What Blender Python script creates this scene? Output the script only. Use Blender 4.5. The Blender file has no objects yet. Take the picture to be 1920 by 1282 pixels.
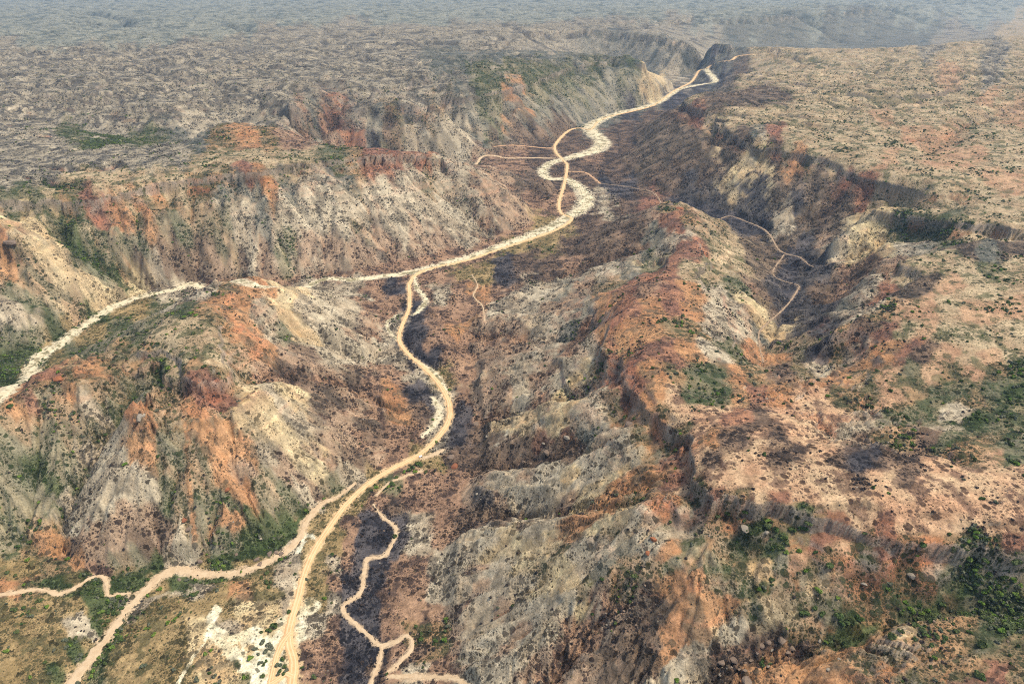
# A burnt limestone canyon seen from the air: dirt road and dry creeks on the valley floor, mesas and ridges on both sides.
import bpy, bmesh, math, random
import numpy as np
from mathutils import Vector, Matrix

scene = bpy.context.scene
COL = scene.collection

# ---------------------------------------------------------------- camera, sky, sun, exposure
cam_data = bpy.data.cameras.new('camera')
cam = bpy.data.objects.new('camera', cam_data); COL.objects.link(cam)
cam.location = (0, 0, 560.0); cam.rotation_euler = (math.radians(90 - 28.7), 0, 0)
cam_data.lens = 24.0; cam_data.sensor_width = 36.0; cam_data.clip_start = 5; cam_data.clip_end = 60000
scene.camera = cam

SUN_EL, SUN_AZ = math.radians(60), math.radians(85)         # azimuth clockwise from +Y
world = bpy.data.worlds.new('World'); scene.world = world; world.use_nodes = True
wn = world.node_tree; wbg = wn.nodes['Background']
sky = wn.nodes.new('ShaderNodeTexSky'); sky.sky_type = 'NISHITA'; sky.sun_disc = False
sky.sun_elevation = SUN_EL; sky.sun_rotation = SUN_AZ; sky.altitude = 500; sky.air_density = 1.0; sky.dust_density = 3.0; sky.ozone_density = 1.0
wn.links.new(sky.outputs[0], wbg.inputs[0]); wbg.inputs[1].default_value = 0.14
sun_data = bpy.data.lights.new('sun', 'SUN'); sun_data.energy = 2.2; sun_data.angle = math.radians(9); sun_data.color = (1.0, 0.95, 0.86)
sun = bpy.data.objects.new('sun', sun_data); COL.objects.link(sun)
sd = Vector((math.sin(SUN_AZ) * math.cos(SUN_EL), math.cos(SUN_AZ) * math.cos(SUN_EL), math.sin(SUN_EL)))
sun.rotation_euler = sd.to_track_quat('Z', 'Y').to_euler()
scene.view_settings.view_transform = 'Standard'; scene.view_settings.look = 'None'
scene.view_settings.exposure = 1.25; scene.view_settings.gamma = 1.0
try: scene.view_settings.use_curve_mapping = False
except Exception: pass
scene.cycles.max_bounces = 5; scene.cycles.diffuse_bounces = 2; scene.cycles.volume_bounces = 0
scene.cycles.use_denoising = False
scene.cycles.pixel_filter_type = 'BLACKMAN_HARRIS'; scene.cycles.filter_width = 1.05
HAZE = 2.2e-05

# ---------------------------------------------------------------- terrain maths (numpy)
CAM_H, PITCH, FOC = 560.0, math.radians(28.7), 1280.0      # camera height, downward pitch, focal length (per 1920 px width)
Y0 = 150.0                                                   # the mesh fans out with distance: u = x/(y+Y0), v = ln(y+Y0)

class Noise:
    """gradient noise on a tiling 256 x 256 lattice"""
    def __init__(s, seed):
        r = np.random.default_rng(seed)
        a = r.random((256, 256)) * 2 * np.pi
        s.gx = np.cos(a).astype(np.float32).ravel(); s.gy = np.sin(a).astype(np.float32).ravel()
    def __call__(s, x, y):
        xi = np.floor(x); yi = np.floor(y)
        fx = (x - xi).astype(np.float32); fy = (y - yi).astype(np.float32)
        xi = xi.astype(np.int32) & 255; yi = yi.astype(np.int32) & 255
        x1 = (xi + 1) & 255; y1 = ((yi + 1) & 255) << 8; yi = yi << 8
        ux = fx * fx * fx * (fx * (fx * 6 - 15) + 10); uy = fy * fy * fy * (fy * (fy * 6 - 15) + 10)
        def c(k, dx, dy): return s.gx[k] * dx + s.gy[k] * dy
        n00 = c(yi + xi, fx, fy); n10 = c(yi + x1, fx - 1, fy)
        n01 = c(y1 + xi, fx, fy - 1); n11 = c(y1 + x1, fx - 1, fy - 1)
        a = n00 + ux * (n10 - n00); b = n01 + ux * (n11 - n01)
        return (a + uy * (b - a)) * 1.5
def fbm(n, x, y, lam, octs=4, gain=0.5, amin=None, cell=None):
    o = 0; a = 1.0
    for k in range(octs):
        v = n(x / lam + 17.3 * k, y / lam - 9.1 * k)
        if cell is not None: v = v * smooth(lam * .45, lam * .2, cell)
        o = o + a * v; a *= gain; lam *= 0.5
    return o
def smooth(a, b, x):
    t = np.clip((x - a) / (b - a), 0, 1); return t * t * (3 - 2 * t)
def resample(pts, step):
    """polyline in (u, v, z) resampled to the step"""
    o = []
    for a, b in zip(pts[:-1], pts[1:]):
        n = max(1, int(np.ceil(np.hypot(b[0] - a[0], b[1] - a[1]) / step)))
        for k in range(n): o.append(a + (b - a) * k / n)
    o.append(pts[-1]); return np.array(o)
def to_uv(p):
    p = np.asarray(p, float); q = p.copy(); q[:, 0] = p[:, 0] / (p[:, 1] + Y0); q[:, 1] = np.log(p[:, 1] + Y0); return q
class RBF:
    def __init__(s, pts, c=0.012, reg=1e-4):
        d = pts[:, :2]; z = pts[:, 2]; n = len(pts); s.c = c
        s.d = d.astype(np.float32)
        K = -np.sqrt(((d[:, None] - d[None]) ** 2).sum(-1) + c * c)
        A = np.zeros((n + 3, n + 3)); A[:n, :n] = K - reg * np.eye(n)
        A[:n, n] = A[n, :n] = 1; A[:n, n + 1:] = d; A[n + 1:, :n] = d.T
        w = np.linalg.solve(A, np.r_[z, 0, 0, 0]); s.w = w[:n].astype(np.float32); s.p = w[n:]
    def __call__(s, u, v):
        u = np.asarray(u, np.float32).ravel(); v = np.asarray(v, np.float32).ravel(); o = np.empty(len(u), np.float32)
        for i in range(0, len(u), 4096):
            a, b = u[i:i + 4096, None], v[i:i + 4096, None]
            o[i:i + 4096] = -np.sqrt((a - s.d[:, 0]) ** 2 + (b - s.d[:, 1]) ** 2 + np.float32(s.c ** 2)) @ s.w
        return o + s.p[0] + s.p[1] * u + s.p[2] * v
def cubic_matrix(fine, coarse):
    """Catmull-Rom interpolation matrix from an even coarse axis to any positions"""
    n = len(coarse); t = (fine - coarse[0]) / (coarse[1] - coarse[0]); i = np.clip(np.floor(t).astype(int), 1, n - 3); f = t - i
    M = np.zeros((len(fine), n), np.float32); r = np.arange(len(fine))
    M[r, i - 1] = -.5 * f + f ** 2 - .5 * f ** 3; M[r, i] = 1 - 2.5 * f ** 2 + 1.5 * f ** 3
    M[r, i + 1] = .5 * f + 2 * f ** 2 - 1.5 * f ** 3; M[r, i + 2] = -.5 * f ** 2 + .5 * f ** 3
    return M
def blur(a, r):
    if r < 1: return a
    k = np.exp(-.5 * (np.arange(-3 * r, 3 * r + 1) / r) ** 2); k /= k.sum()
    for ax in (0, 1):
        p = np.pad(a, [(3 * r, 3 * r) if q == ax else (0, 0) for q in (0, 1)], mode='edge')
        o = np.zeros_like(a)
        for j, w in enumerate(k):
            o = o + w * (p[j:j + a.shape[0]] if ax == 0 else p[:, j:j + a.shape[1]])
        a = o
    return a
def line_dist(X, Y, pts, reach):
    """distance to a world polyline, the station along it and interpolated extra columns; inf beyond reach"""
    D = np.full(X.shape, 1e9, np.float32); S = np.zeros(X.shape, np.float32); s0 = 0.0
    extra = [np.zeros(X.shape, np.float32) for _ in range(pts.shape[1] - 2)]
    for a, b in zip(pts[:-1], pts[1:]):
        L = np.hypot(b[0] - a[0], b[1] - a[1])
        if L < 1e-6: continue
        rows = np.nonzero((Y[:, 0] > min(a[1], b[1]) - reach) & (Y[:, 0] < max(a[1], b[1]) + reach))[0]
        if len(rows):
            r0, r1 = rows[0], rows[-1] + 1
            xs = X[r0:r1]; m = (xs > min(a[0], b[0]) - reach) & (xs < max(a[0], b[0]) + reach)
            cols = np.nonzero(m.any(0))[0]
            if len(cols):
                c0, c1 = cols[0], cols[-1] + 1
                x = X[r0:r1, c0:c1]; y = Y[r0:r1, c0:c1]
                t = np.clip(((x - a[0]) * (b[0] - a[0]) + (y - a[1]) * (b[1] - a[1])) / L ** 2, 0, 1)
                d = np.hypot(x - a[0] - t * (b[0] - a[0]), y - a[1] - t * (b[1] - a[1]))
                sub = D[r0:r1, c0:c1]; k = d < sub; sub[k] = d[k]; S[r0:r1, c0:c1][k] = (s0 + t * L)[k]
                for e, q in zip(extra, range(2, pts.shape[1])): e[r0:r1, c0:c1][k] = (a[q] + t * (b[q] - a[q]))[k]
        s0 += L
    return D, S, extra
def spline(pts, step):
    """Catmull-Rom through world points, resampled evenly; any number of columns"""
    p = np.asarray(pts, float); p = np.vstack([2 * p[0] - p[1], p, 2 * p[-1] - p[-2]]); o = []
    for i in range(1, len(p) - 2):
        n = max(2, int(np.hypot(*(p[i + 1] - p[i])[:2]) / step)); t = (np.arange(n) / n)[:, None]
        o.append(.5 * (2 * p[i] + (p[i + 1] - p[i - 1]) * t + (2 * p[i - 1] - 5 * p[i] + 4 * p[i + 1] - p[i + 2]) * t ** 2
                 + (3 * p[i] - p[i - 1] - 3 * p[i + 1] + p[i + 2]) * t ** 3))
    o.append(p[-2][None]); return np.vstack(o)
# ---- the coarse field from the surveyed lines (world x, y, z)
def coarse_field(lines, du=0.006):
    cu = np.arange(-1.26, 1.26, du); cv = np.arange(5.7, 9.45, du)
    U, V = np.meshgrid(cu, cv)
    def gather(kinds, step):
        o = [resample(to_uv(l), step) for k, l in lines if k in kinds]
        o = np.vstack(o); _, i = np.unique(np.round(o[:, :2] / (step * .4)).astype(int), axis=0, return_index=True); return o[i]
    H = RBF(gather('FRPSW', .013), .008, 2e-4)(U, V).reshape(U.shape)
    P = RBF(gather('RP', .03), .06, 1e-3)(U, V).reshape(U.shape)
    F = RBF(gather('F', .03), .03, 1e-3)(U, V).reshape(U.shape)
    return cu, cv, blur(H, 1), P, F
def grad(h, X, Y, du, dv):
    hv, hu = np.gradient(h, dv, du) if np.isscalar(dv) else np.gradient(h, dv, du)
    s = 1.0 / (Y + Y0); return hu * s, (hv - X * s * hu) * s
def gullies(h, X, Y, u, v, lam, amp, seed, cell, mask, g=None):
    """waves across the slope, cell by cell, so that they run downhill and branch"""
    gx, gy = g if g is not None else grad(h, X, Y, u, v); gl = np.hypot(gx, gy) + 1e-6
    px, py = -gy / gl, gx / gl                                   # along the contour
    r = np.random.default_rng(seed); tx = r.random(65536).astype(np.float32); ty = r.random(65536).astype(np.float32)
    x = (X / lam).astype(np.float32); y = (Y / lam).astype(np.float32); ix = np.floor(x); iy = np.floor(y)
    sw = np.zeros_like(x); sc = np.zeros_like(x)
    for i in (-1, 0, 1):
        for j in (-1, 0, 1):
            cx = ix + i; cy = iy + j
            k = ((cx.astype(np.int32) & 255) << 8) | (cy.astype(np.int32) & 255)
            dx = x - cx - tx[k]; dy = y - cy - ty[k]
            ac = (dx * px + dy * py).astype(np.float32); al = dx * dx + dy * dy - ac * ac
            w = np.exp(-3.2 * ac * ac - 1.0 * al); sw += w
            sc += w * np.cos(ac * 6.2832 * 1.15)
    f = 2 * np.sqrt(np.clip((1 + sc / (sw + 1e-6)) * .5, 0, 1)) - 1          # sharp floors, rounder backs
    st = smooth(.04, .5, gl) * smooth(lam * .4, lam * .18, cell) * mask
    return h + amp * lam * f * st, f * st
def height(lines, u, v):
    cu, cv, cH, cP, cF = coarse_field(lines)
    A = cubic_matrix(v, cv); B = cubic_matrix(u, cu).T
    up = lambda g: A @ g.astype(np.float32) @ B
    h, P, F = up(cH), up(cP), up(cF)
    U, V = np.meshgrid(u, v); Y = np.exp(V) - Y0; X = U * (Y + Y0)
    X = X.astype(np.float32); Y = Y.astype(np.float32)
    cell = np.maximum((Y + Y0) * (u[1] - u[0]), np.gradient(Y[:, 0])[:, None] * .6).astype(np.float32)
    n1, n2, n3 = Noise(1), Noise(2), Noise(3)
    e = np.maximum(h - F, 0)
    e2 = e * e / (e + 9.0) + 9.0 * smooth(18, 100, e)              # slopes run out gently onto the floors
    h = np.where(h > F, F + e2, h); e = np.maximum(h - F, 0); d = np.maximum(P - h, 0)
    flat = smooth(9, 1.5, e)                                       # valley floors
    up_ = smooth(30, 4, d) * (1 - flat)                           # tops
    slope = (1 - flat) * (1 - smooth(9, 2, d))
    g0x, g0y = grad(h, X, Y, u, v); s0 = smooth(.22, .5, np.hypot(g0x, g0y))      # steepness of the broad form
    # broad relief
    wx = X + 60 * fbm(n3, X, Y, 260, 2); wy = Y + 60 * fbm(n3, X + 999, Y, 260, 2)
    far = smooth(900, 2600, Y)
    def valleys(lam, w, sd):                                      # a net of narrow drainage lines between flat tops
        f = fbm(Noise(sd), wx * .8, wy, lam, 4, .55, cell=cell); return (1 - smooth(0, w, np.abs(f))) * smooth(lam * .5, lam * .2, cell)
    net = .55 * valleys(620, .22, 61) + .45 * valleys(300, .26, 62) + .30 * valleys(140, .3, 63)
    roll = fbm(n2, wx, wy, 700, 3, .5, cell=cell)
    h = h + up_ * (1 - .8 * s0) * (roll * (3 + 9 * far) - (net - .35) * (8 + 22 * far)) * smooth(0, 22, d + 16 * far)
    h = h + slope * 2.5 * fbm(n2, X, Y, 130, 3, cell=cell)
    # gullies
    G = np.zeros_like(h)
    # spurs and ravines surveyed one by one
    RIB = np.zeros_like(h); RAV = np.zeros_like(h)
    for kk, l in lines:
        if kk not in 'BV': continue
        sp = spline(l, 8); dist = np.median(sp[:, 1]); w = (15 + .010 * dist) if kk == 'B' else (9 + .010 * dist)
        D, S, _ = line_dist(X, Y, sp[:, :2], w * 4)
        D = np.where(D < 1e8, np.abs(D + (.25 if kk == 'B' else .5) * w * fbm(n1, X, Y, 5 * w, 3, .6, cell=cell)), D)
        f = np.exp(-(D / w) ** 1.3) * (D < 1e8) * smooth(0, 30, S)
        if kk == 'B': RIB = np.maximum(RIB, f); h = h + f * .30 * w * (1 - flat)
        else: RAV = np.maximum(RAV, f); h = h - f * (.55 * w + .004 * dist)
    gfix = None
    for lam, amp, sd in ((150, .04, 4), (74, .095, 5), (36, .13, 6), (17, .125, 7), (8.5, .10, 8)):
        m = np.clip(slope * (smooth(4, 30, d) * .85 + .15) + .45 * up_ * (1 - s0), 0, 1)
        if lam == 36: gfix = grad(blur(h, 2), X, Y, u, v)              # the small rills all run with the larger form
        h, f = gullies(h, X, Y, u, v, lam, amp, sd, cell, m, gfix)
        G += f * (.3 if lam > 100 else .5)
    G = G + 1.2 * RIB - 1.2 * RAV
    # cap rock: a ledge where the top breaks off
    d = np.maximum(P - h, 0)
    k = smooth(0.2, .8, .5 + .9 * fbm(n1, X, Y, 90, 3, cell=cell))
    d2 = d + 3 * fbm(n2, X, Y, 30, 3, cell=cell)
    ledge = smooth(3.5, 6, d2) * smooth(90, 25, d) * smooth(18, 45, e) * s0
    h = h - ledge * (2 + 5 * k)
    # and sheer along the surveyed rims: everything just below the rim line drops by the height of the cap
    drop = np.zeros_like(h); hs = h.copy()
    for kk, l in lines:
        if kk not in 'RC': continue
        sp = spline(l[:, :2], 12)
        fu = (sp[:, 0] / (sp[:, 1] + Y0) - u[0]) / (u[1] - u[0]); fv = np.interp(np.log(sp[:, 1] + Y0), v, np.arange(len(v)))
        ok = (fu > 0) & (fu < len(u) - 1); sp = sp[ok]
        if len(sp) < 3: continue
        zi = hs[np.round(fv[ok]).astype(int), np.round(fu[ok]).astype(int)]
        zi = np.convolve(np.pad(zi, 2, mode='edge'), np.ones(5) / 5, 'valid')
        dist = np.median(sp[:, 1]); reach = 55 + .02 * dist
        D, S, (zl,) = line_dist(X, Y, np.column_stack([sp, zi]), reach)
        dl = zl - hs + 1.6 * fbm(n2, X, Y, 22, 3, .6, cell=cell)
        c = (10 + 4 * smooth(900, 1800, dist)) * (.55 + .9 * smooth(-.35, .35, fbm(n1, X, Y, 70, 2)))
        q = smooth(1.0, 2.6, dl) * smooth(reach, reach * .35, D) * (D < 1e8)
        drop = np.maximum(drop, c * q); ledge = np.maximum(ledge, q)
    h = h - drop
    led2 = smooth(30, 33, d2 + 4 * fbm(n3, X, Y, 60, 2)) * smooth(100, 50, d) * smooth(18, 45, e) * s0
    h = h - led2 * 4 * smooth(.5, .2, k)
    # thin rock layers stand out of the upper slopes
    tz = h / 6.5 + .5 * fbm(n1, X, Y, 120, 2); lay = tz - np.floor(tz)
    h = h + (smooth(.0, .85, lay) - lay) * 6.5 * .42 * s0 * smooth(80, 30, np.maximum(P - h, 0)) * smooth(16, 30, e) * smooth(3.2, 1.6, cell) * (.5 + 1.2 * np.clip(fbm(n2, X, Y, 70, 2) + .3, 0, 1))
    # small roughness
    h = h + (1 - .85 * flat) * (.7 * fbm(n3, X, Y, 16, 3, .55, cell=cell)) + .35 * fbm(n1, X, Y, 40, 2, cell=cell)
    h = np.where(flat > 0, h * (1 - flat) + flat * (F + e * .9 + 1.0 * np.abs(fbm(n2, X, Y, 42, 4, .6, cell=cell))), h)
    return dict(h=h.astype(np.float32), X=X, Y=Y, P=P, F=F, e=e, d=np.maximum(P - h, 0), flat=flat, G=G, cell=cell, ledge=ledge, up=up_, net=net * up_ * far)
def axes(q=1.0):
    u = np.linspace(-1.04, 1.04, int(1040 * q))
    dv = []; t = 5.95
    while t < 9.4:
        dv.append(t); t += (.0024 + .0045 * float(smooth(7.9, 8.8, t))) / q
    return u, np.array(dv)

# ---------------------------------------------------------------- survey: lines, ground and things in world metres
# F floors, R rims, P tops, S slopes and spurs, W beyond the picture: x, y, z
LINES_DATA = [
('F',[-399.2,391.9,-6.0,-390.6,430.9,-5.0,-385.9,473.3,-4.0,-374.0,506.4,-3.0,-358.9,523.6,-2.0,-328.3,518.4,-2.0,-293.1,515.3,-1.0,-269.2,529.1,0.0,-250.8,544.4,0.0,-238.3,563.3,1.0,-236.7,591.6,2.0,-227.9,618.4,2.0,-207.4,640.8,3.0,-172.6,664.4,4.0,-136.4,691.4,5.0]),
('F',[-183.4,363.1,1.0,-196.8,386.4,2.0,-205.6,422.7,2.0,-212.9,443.3,2.0,-217.5,488.1,2.0,-215.6,545.4,3.0,-195.6,616.2,4.0,-154.5,676.6,5.0,-115.2,715.4,6.0,-87.3,786.3,7.0,-88.4,819.5,7.0,-118.5,890.8,8.0,-169.0,963.1,9.0,-190.3,1008.3,9.0,-189.7,1140.4,10.0,-203.8,1248.1,11.0,-156.2,1328.6,12.0,-23.8,1438.6,14.0,102.2,1566.2,17.0,139.3,1844.5,20.0,169.2,2126.0,22.0,150.7,2292.9,24.0,230.8,2636.8,27.0,419.3,2931.2,32.0,633.1,3134.7,36.0,890.2,3714.4,44.0,1144.0,4295.7,52.0,1388.1,4605.3,56.0,1547.0,4855.8,58.0]),
('F',[-802.1,745.8,-4.0,-778.8,876.2,-2.0,-767.7,937.6,-1.0,-770.0,1015.3,0.0,-763.1,1103.5,1.0,-747.5,1168.6,2.0,-718.6,1214.7,3.0,-665.8,1237.8,4.0,-625.5,1248.5,5.0,-511.4,1251.9,7.0,-384.7,1257.9,9.0,-322.2,1266.3,10.0,-249.2,1280.2,11.0,-208.3,1300.1,12.0]),
('F',[-151.4,385.7,3.0,-151.2,430.6,3.0,-150.4,479.6,4.0,-136.8,528.1,5.0,-133.0,578.9,6.0,-153.4,629.0,5.0]),
('F',[-83.8,379.4,12.0,-109.9,426.8,8.0,-117.6,477.1,7.0,-113.4,525.3,8.0]),
('F',[-493.1,386.4,2.0,-445.5,415.7,0.0,-429.2,457.2,0.0,-477.2,468.3,2.0,-534.4,460.2,4.0]),
('F',[-312.9,386.4,2.0,-303.0,431.4,2.0,-275.7,468.3,2.0,-245.6,509.0,2.0]),
('F',[-487.7,486.3,4.0,-442.4,491.5,2.0,-422.0,503.7,0.0]),
('S',[136.9,2203.0,23.0,0.0,2197.7,26.0,-101.3,2174.3,30.0,-237.1,2184.2,36.0,-371.4,2181.6,45.0,-520.1,2174.4,60.0,-666.5,2167.7,78.0,-808.6,2156.4,100.0,-872.6,2028.6,112.0,-948.2,1956.5,122.0,-1105.7,2037.2,130.0,-1332.7,2114.3,142.0]),
('S',[255.2,2189.2,23.0,299.0,2001.8,22.0,343.0,1882.7,24.0,398.5,1784.4,26.0,443.0,1667.8,28.0,511.6,1624.5,31.0,573.9,1533.0,35.0,572.0,1417.8,38.0,558.0,1312.9,42.0,522.5,1159.4,50.0,466.1,1047.1,60.0,407.0,945.0,72.0,357.0,858.7,82.0,333.7,777.2,95.0]),
('S',[558.0,1312.9,42.0,602.8,1264.1,50.0,647.7,1229.9,66.0,697.9,1218.6,90.0]),
('F',[-141.4,1173.1,11.0,-92.2,1044.9,10.0,-74.4,904.8,9.0,-98.4,1004.6,11.0]),
('F',[-64.4,1267.8,14.0,0.0,1348.3,16.0,108.9,1469.4,19.0]),
('F',[64.4,2054.6,24.0,43.7,1830.8,24.0,67.6,1676.7,21.0]),
('F',[251.3,1998.0,23.0,250.1,1734.2,24.0,191.8,1571.0,22.0]),
('F',[261.9,2438.5,27.0,209.3,2251.7,25.0,417.1,2607.8,29.0,392.7,2313.6,28.0]),
('R',[-1136.6,1278.0,165.0,-998.9,1302.2,165.0,-913.6,1327.4,153.0,-837.6,1361.9,148.0,-758.6,1431.1,156.0,-687.9,1454.0,160.0,-627.1,1478.4,165.0,-559.0,1486.0,170.0,-487.6,1565.2,170.0,-399.7,1608.2,168.0,-263.0,1700.0,160.0,-196.2,1685.7,153.0,-143.2,1669.9,140.0]),
('R',[-824.6,1898.6,172.0,-742.0,2038.5,163.0,-617.7,2284.8,160.0,-452.4,2321.2,162.0,-225.1,2313.3,170.0]),
('R',[-182.6,2449.6,168.0,0.0,2604.5,180.0,222.3,3041.0,190.0,377.8,3247.6,198.0,516.8,3394.0,200.0,601.8,3242.3,192.0]),
('R',[-245.6,3389.8,205.0,0.0,4251.1,208.0,327.7,4589.8,210.0,593.2,4616.1,208.0,815.4,4381.0,203.0,1007.2,4126.8,202.0,1179.8,3994.9,187.0]),
('R',[713.2,5288.9,215.0,1367.7,5681.1,215.0,2033.4,5866.9,215.0,2876.4,6581.2,215.0,4054.9,7807.3,215.0]),
('R',[1393.4,3981.6,175.0,1423.7,3634.9,172.0,1420.7,3241.8,170.0]),
('R',[934.7,3034.2,170.0,1017.4,2879.4,170.0,1073.6,2686.7,168.0]),
('R',[577.9,2435.9,165.0,578.3,2265.6,165.0,613.2,2137.9,164.0,606.3,1839.8,162.0,684.3,1702.6,162.0,750.6,1608.3,163.0,768.1,1503.2,156.0,822.5,1424.0,158.0]),
('R',[719.0,1313.6,141.0,758.7,1267.4,142.0,810.9,1188.6,158.0,873.2,1139.3,165.0]),
('R',[597.2,991.4,160.0,606.8,917.9,163.0,546.2,859.1,162.0,506.1,850.4,158.0,479.6,821.3,152.0,418.7,787.9,139.0]),
('R',[130.1,694.6,137.0,139.1,653.2,141.0,151.5,606.3,144.0,165.5,565.2,146.0,177.8,522.2,160.0,168.0,500.5,157.0,162.8,479.2,159.0,173.9,451.9,166.0,198.3,441.9,166.0,227.4,434.5,165.0,251.2,426.9,165.0,270.6,418.0,160.0,292.8,408.8,159.0,314.8,401.2,159.0,338.9,398.1,158.0,373.4,392.6,159.0,429.1,384.2,162.0]),
('P',[209.2,479.3,168.0,210.2,479.3,168.0]),
('P',[250.8,463.7,169.0,251.8,463.7,169.0]),
('P',[284.6,435.5,170.0,285.6,435.5,170.0]),
('P',[347.0,427.9,171.0,348.0,427.9,171.0]),
('P',[392.4,409.4,171.0,393.4,409.4,171.0]),
('P',[473.8,423.5,175.0,474.8,423.5,175.0]),
('P',[233.4,555.0,160.0,234.4,555.0,160.0]),
('P',[277.8,533.4,163.0,278.8,533.4,163.0]),
('P',[334.0,522.3,165.0,335.0,522.3,165.0]),
('P',[377.8,484.3,170.0,378.8,484.3,170.0]),
('P',[433.0,474.4,172.0,434.0,474.4,172.0]),
('P',[537.8,777.8,166.0,538.8,777.8,166.0]),
('P',[638.5,833.4,170.0,639.5,833.4,170.0]),
('P',[604.5,704.2,168.0,605.5,704.2,168.0]),
('P',[517.8,680.6,160.0,518.8,680.6,160.0]),
('P',[484.6,735.6,158.0,485.6,735.6,158.0]),
('P',[730.8,765.9,172.0,731.8,765.9,172.0]),
('P',[658.0,955.3,166.0,659.0,955.3,166.0]),
('P',[761.7,993.6,168.0,762.7,993.6,168.0]),
('P',[784.2,1070.1,166.0,785.2,1070.1,166.0]),
('P',[861.6,1376.9,168.0,862.6,1376.9,168.0]),
('P',[1010.0,1443.6,172.0,1011.0,1443.6,172.0]),
('P',[950.4,1261.8,170.0,951.4,1261.8,170.0]),
('P',[914.5,1589.9,170.0,915.5,1589.9,170.0]),
('P',[889.9,1815.5,170.0,890.9,1815.5,170.0]),
('P',[800.9,1950.8,170.0,801.9,1950.8,170.0]),
('P',[731.0,2105.6,170.0,732.0,2105.6,170.0]),
('P',[1162.0,1806.2,172.0,1163.0,1806.2,172.0]),
('P',[1329.8,1569.5,175.0,1330.8,1569.5,175.0]),
('P',[867.8,2371.9,172.0,868.8,2371.9,172.0]),
('P',[1089.8,2272.4,172.0,1090.8,2272.4,172.0]),
('P',[1442.4,2454.1,176.0,1443.4,2454.1,176.0]),
('P',[1813.5,2668.4,180.0,1814.5,2668.4,180.0]),
('P',[1207.6,2724.6,172.0,1208.6,2724.6,172.0]),
('P',[1698.1,3139.6,178.0,1699.1,3139.6,178.0]),
('P',[2259.0,3497.1,182.0,2260.0,3497.1,182.0]),
('P',[2455.5,3082.1,185.0,2456.5,3082.1,185.0]),
('P',[1693.0,3534.1,178.0,1694.0,3534.1,178.0]),
('P',[2273.0,3991.7,182.0,2274.0,3991.7,182.0]),
('P',[3096.6,4601.9,185.0,3097.6,4601.9,185.0]),
('P',[-1086.2,2196.2,185.0,-1085.2,2196.2,185.0]),
('P',[-1521.1,2377.4,188.0,-1520.1,2377.4,188.0]),
('P',[-818.0,2390.2,186.0,-817.0,2390.2,186.0]),
('P',[-520.0,2717.0,192.0,-519.0,2717.0,192.0]),
('P',[-1638.9,3169.1,196.0,-1637.9,3169.1,196.0]),
('P',[-1188.2,3571.0,198.0,-1187.2,3571.0,198.0]),
('P',[-507.7,3330.5,200.0,-506.7,3330.5,200.0]),
('P',[-2222.0,3177.8,195.0,-2221.0,3177.8,195.0]),
('P',[-1952.7,2364.6,190.0,-1951.7,2364.6,190.0]),
('P',[-297.2,3748.8,205.0,-296.2,3748.8,205.0]),
('P',[-2905.8,4736.4,205.0,-2904.8,4736.4,205.0]),
('P',[-2426.4,5170.9,206.0,-2425.4,5170.9,206.0]),
('P',[-1378.8,5396.3,208.0,-1377.8,5396.3,208.0]),
('P',[-397.5,5083.3,212.0,-396.5,5083.3,212.0]),
('P',[175.7,6222.1,214.0,176.7,6222.1,214.0]),
('P',[-2454.5,7595.0,210.0,-2453.5,7595.0,210.0]),
('P',[-4945.9,8199.6,208.0,-4944.9,8199.6,208.0]),
('P',[1783.1,7464.8,216.0,1784.1,7464.8,216.0]),
('P',[3874.6,8646.3,216.0,3875.6,8646.3,216.0]),
('P',[5482.1,8797.1,210.0,5483.1,8797.1,210.0]),
('P',[-3740.0,4723.0,206.0,-3739.0,4723.0,206.0]),
('P',[-1107.3,1565.4,176.0,-1106.3,1565.4,176.0]),
('P',[-899.8,1517.4,176.0,-898.8,1517.4,176.0]),
('P',[-746.1,1573.6,174.0,-745.1,1573.6,174.0]),
('P',[-663.9,1687.3,172.0,-662.9,1687.3,172.0]),
('P',[-951.6,1402.2,172.0,-950.6,1402.2,172.0]),
('P',[-521.2,1641.4,170.0,-520.2,1641.4,170.0]),
('P',[-1272.9,1464.3,178.0,-1271.9,1464.3,178.0]),
('P',[-1220.2,1747.6,178.0,-1219.2,1747.6,178.0]),
('P',[-1004.2,1715.7,172.0,-1003.2,1715.7,172.0]),
('P',[-855.5,1676.9,168.0,-854.5,1676.9,168.0]),
('P',[-394.3,719.3,122.0,-393.3,719.3,122.0]),
('P',[-365.5,726.6,116.0,-364.5,726.6,116.0]),
('P',[-475.3,808.8,118.0,-474.3,808.8,118.0]),
('P',[-397.8,797.8,124.0,-396.8,797.8,124.0]),
('P',[-484.1,881.6,122.0,-483.1,881.6,122.0]),
('P',[-422.7,881.6,122.0,-421.7,881.6,122.0]),
('S',[1547.0,4855.8,58.0,1892.4,5144.3,66.0,2407.9,5590.8,75.0,3068.3,6229.1,85.0,4009.3,7058.8,95.0,5490.8,8272.2,100.0]),
('S',[874.3,3834.1,46.0,806.5,4089.6,68.0,606.0,4402.0,99.0,314.3,4348.6,125.0]),
('S',[-453.2,957.3,112.0,-471.7,1034.8,100.0,-488.0,1091.3,90.0,-451.5,1109.8,80.0,-378.6,1108.7,62.0,-315.1,1069.9,44.0,-250.8,1012.5,22.0]),
('S',[-663.6,645.9,102.0,-625.2,699.6,102.0,-604.1,718.6,103.0,-571.2,744.9,108.0,-530.3,739.1,98.0,-503.6,768.8,100.0,-475.4,790.2,112.0]),
('S',[-347.4,724.8,103.0,-313.7,711.3,80.0,-291.7,693.8,60.0,-240.4,682.9,27.0,-199.4,670.1,12.0]),
('S',[-351.2,772.2,98.0,-300.1,821.1,60.0,-239.3,837.4,32.0,-167.0,809.1,14.0]),
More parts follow.
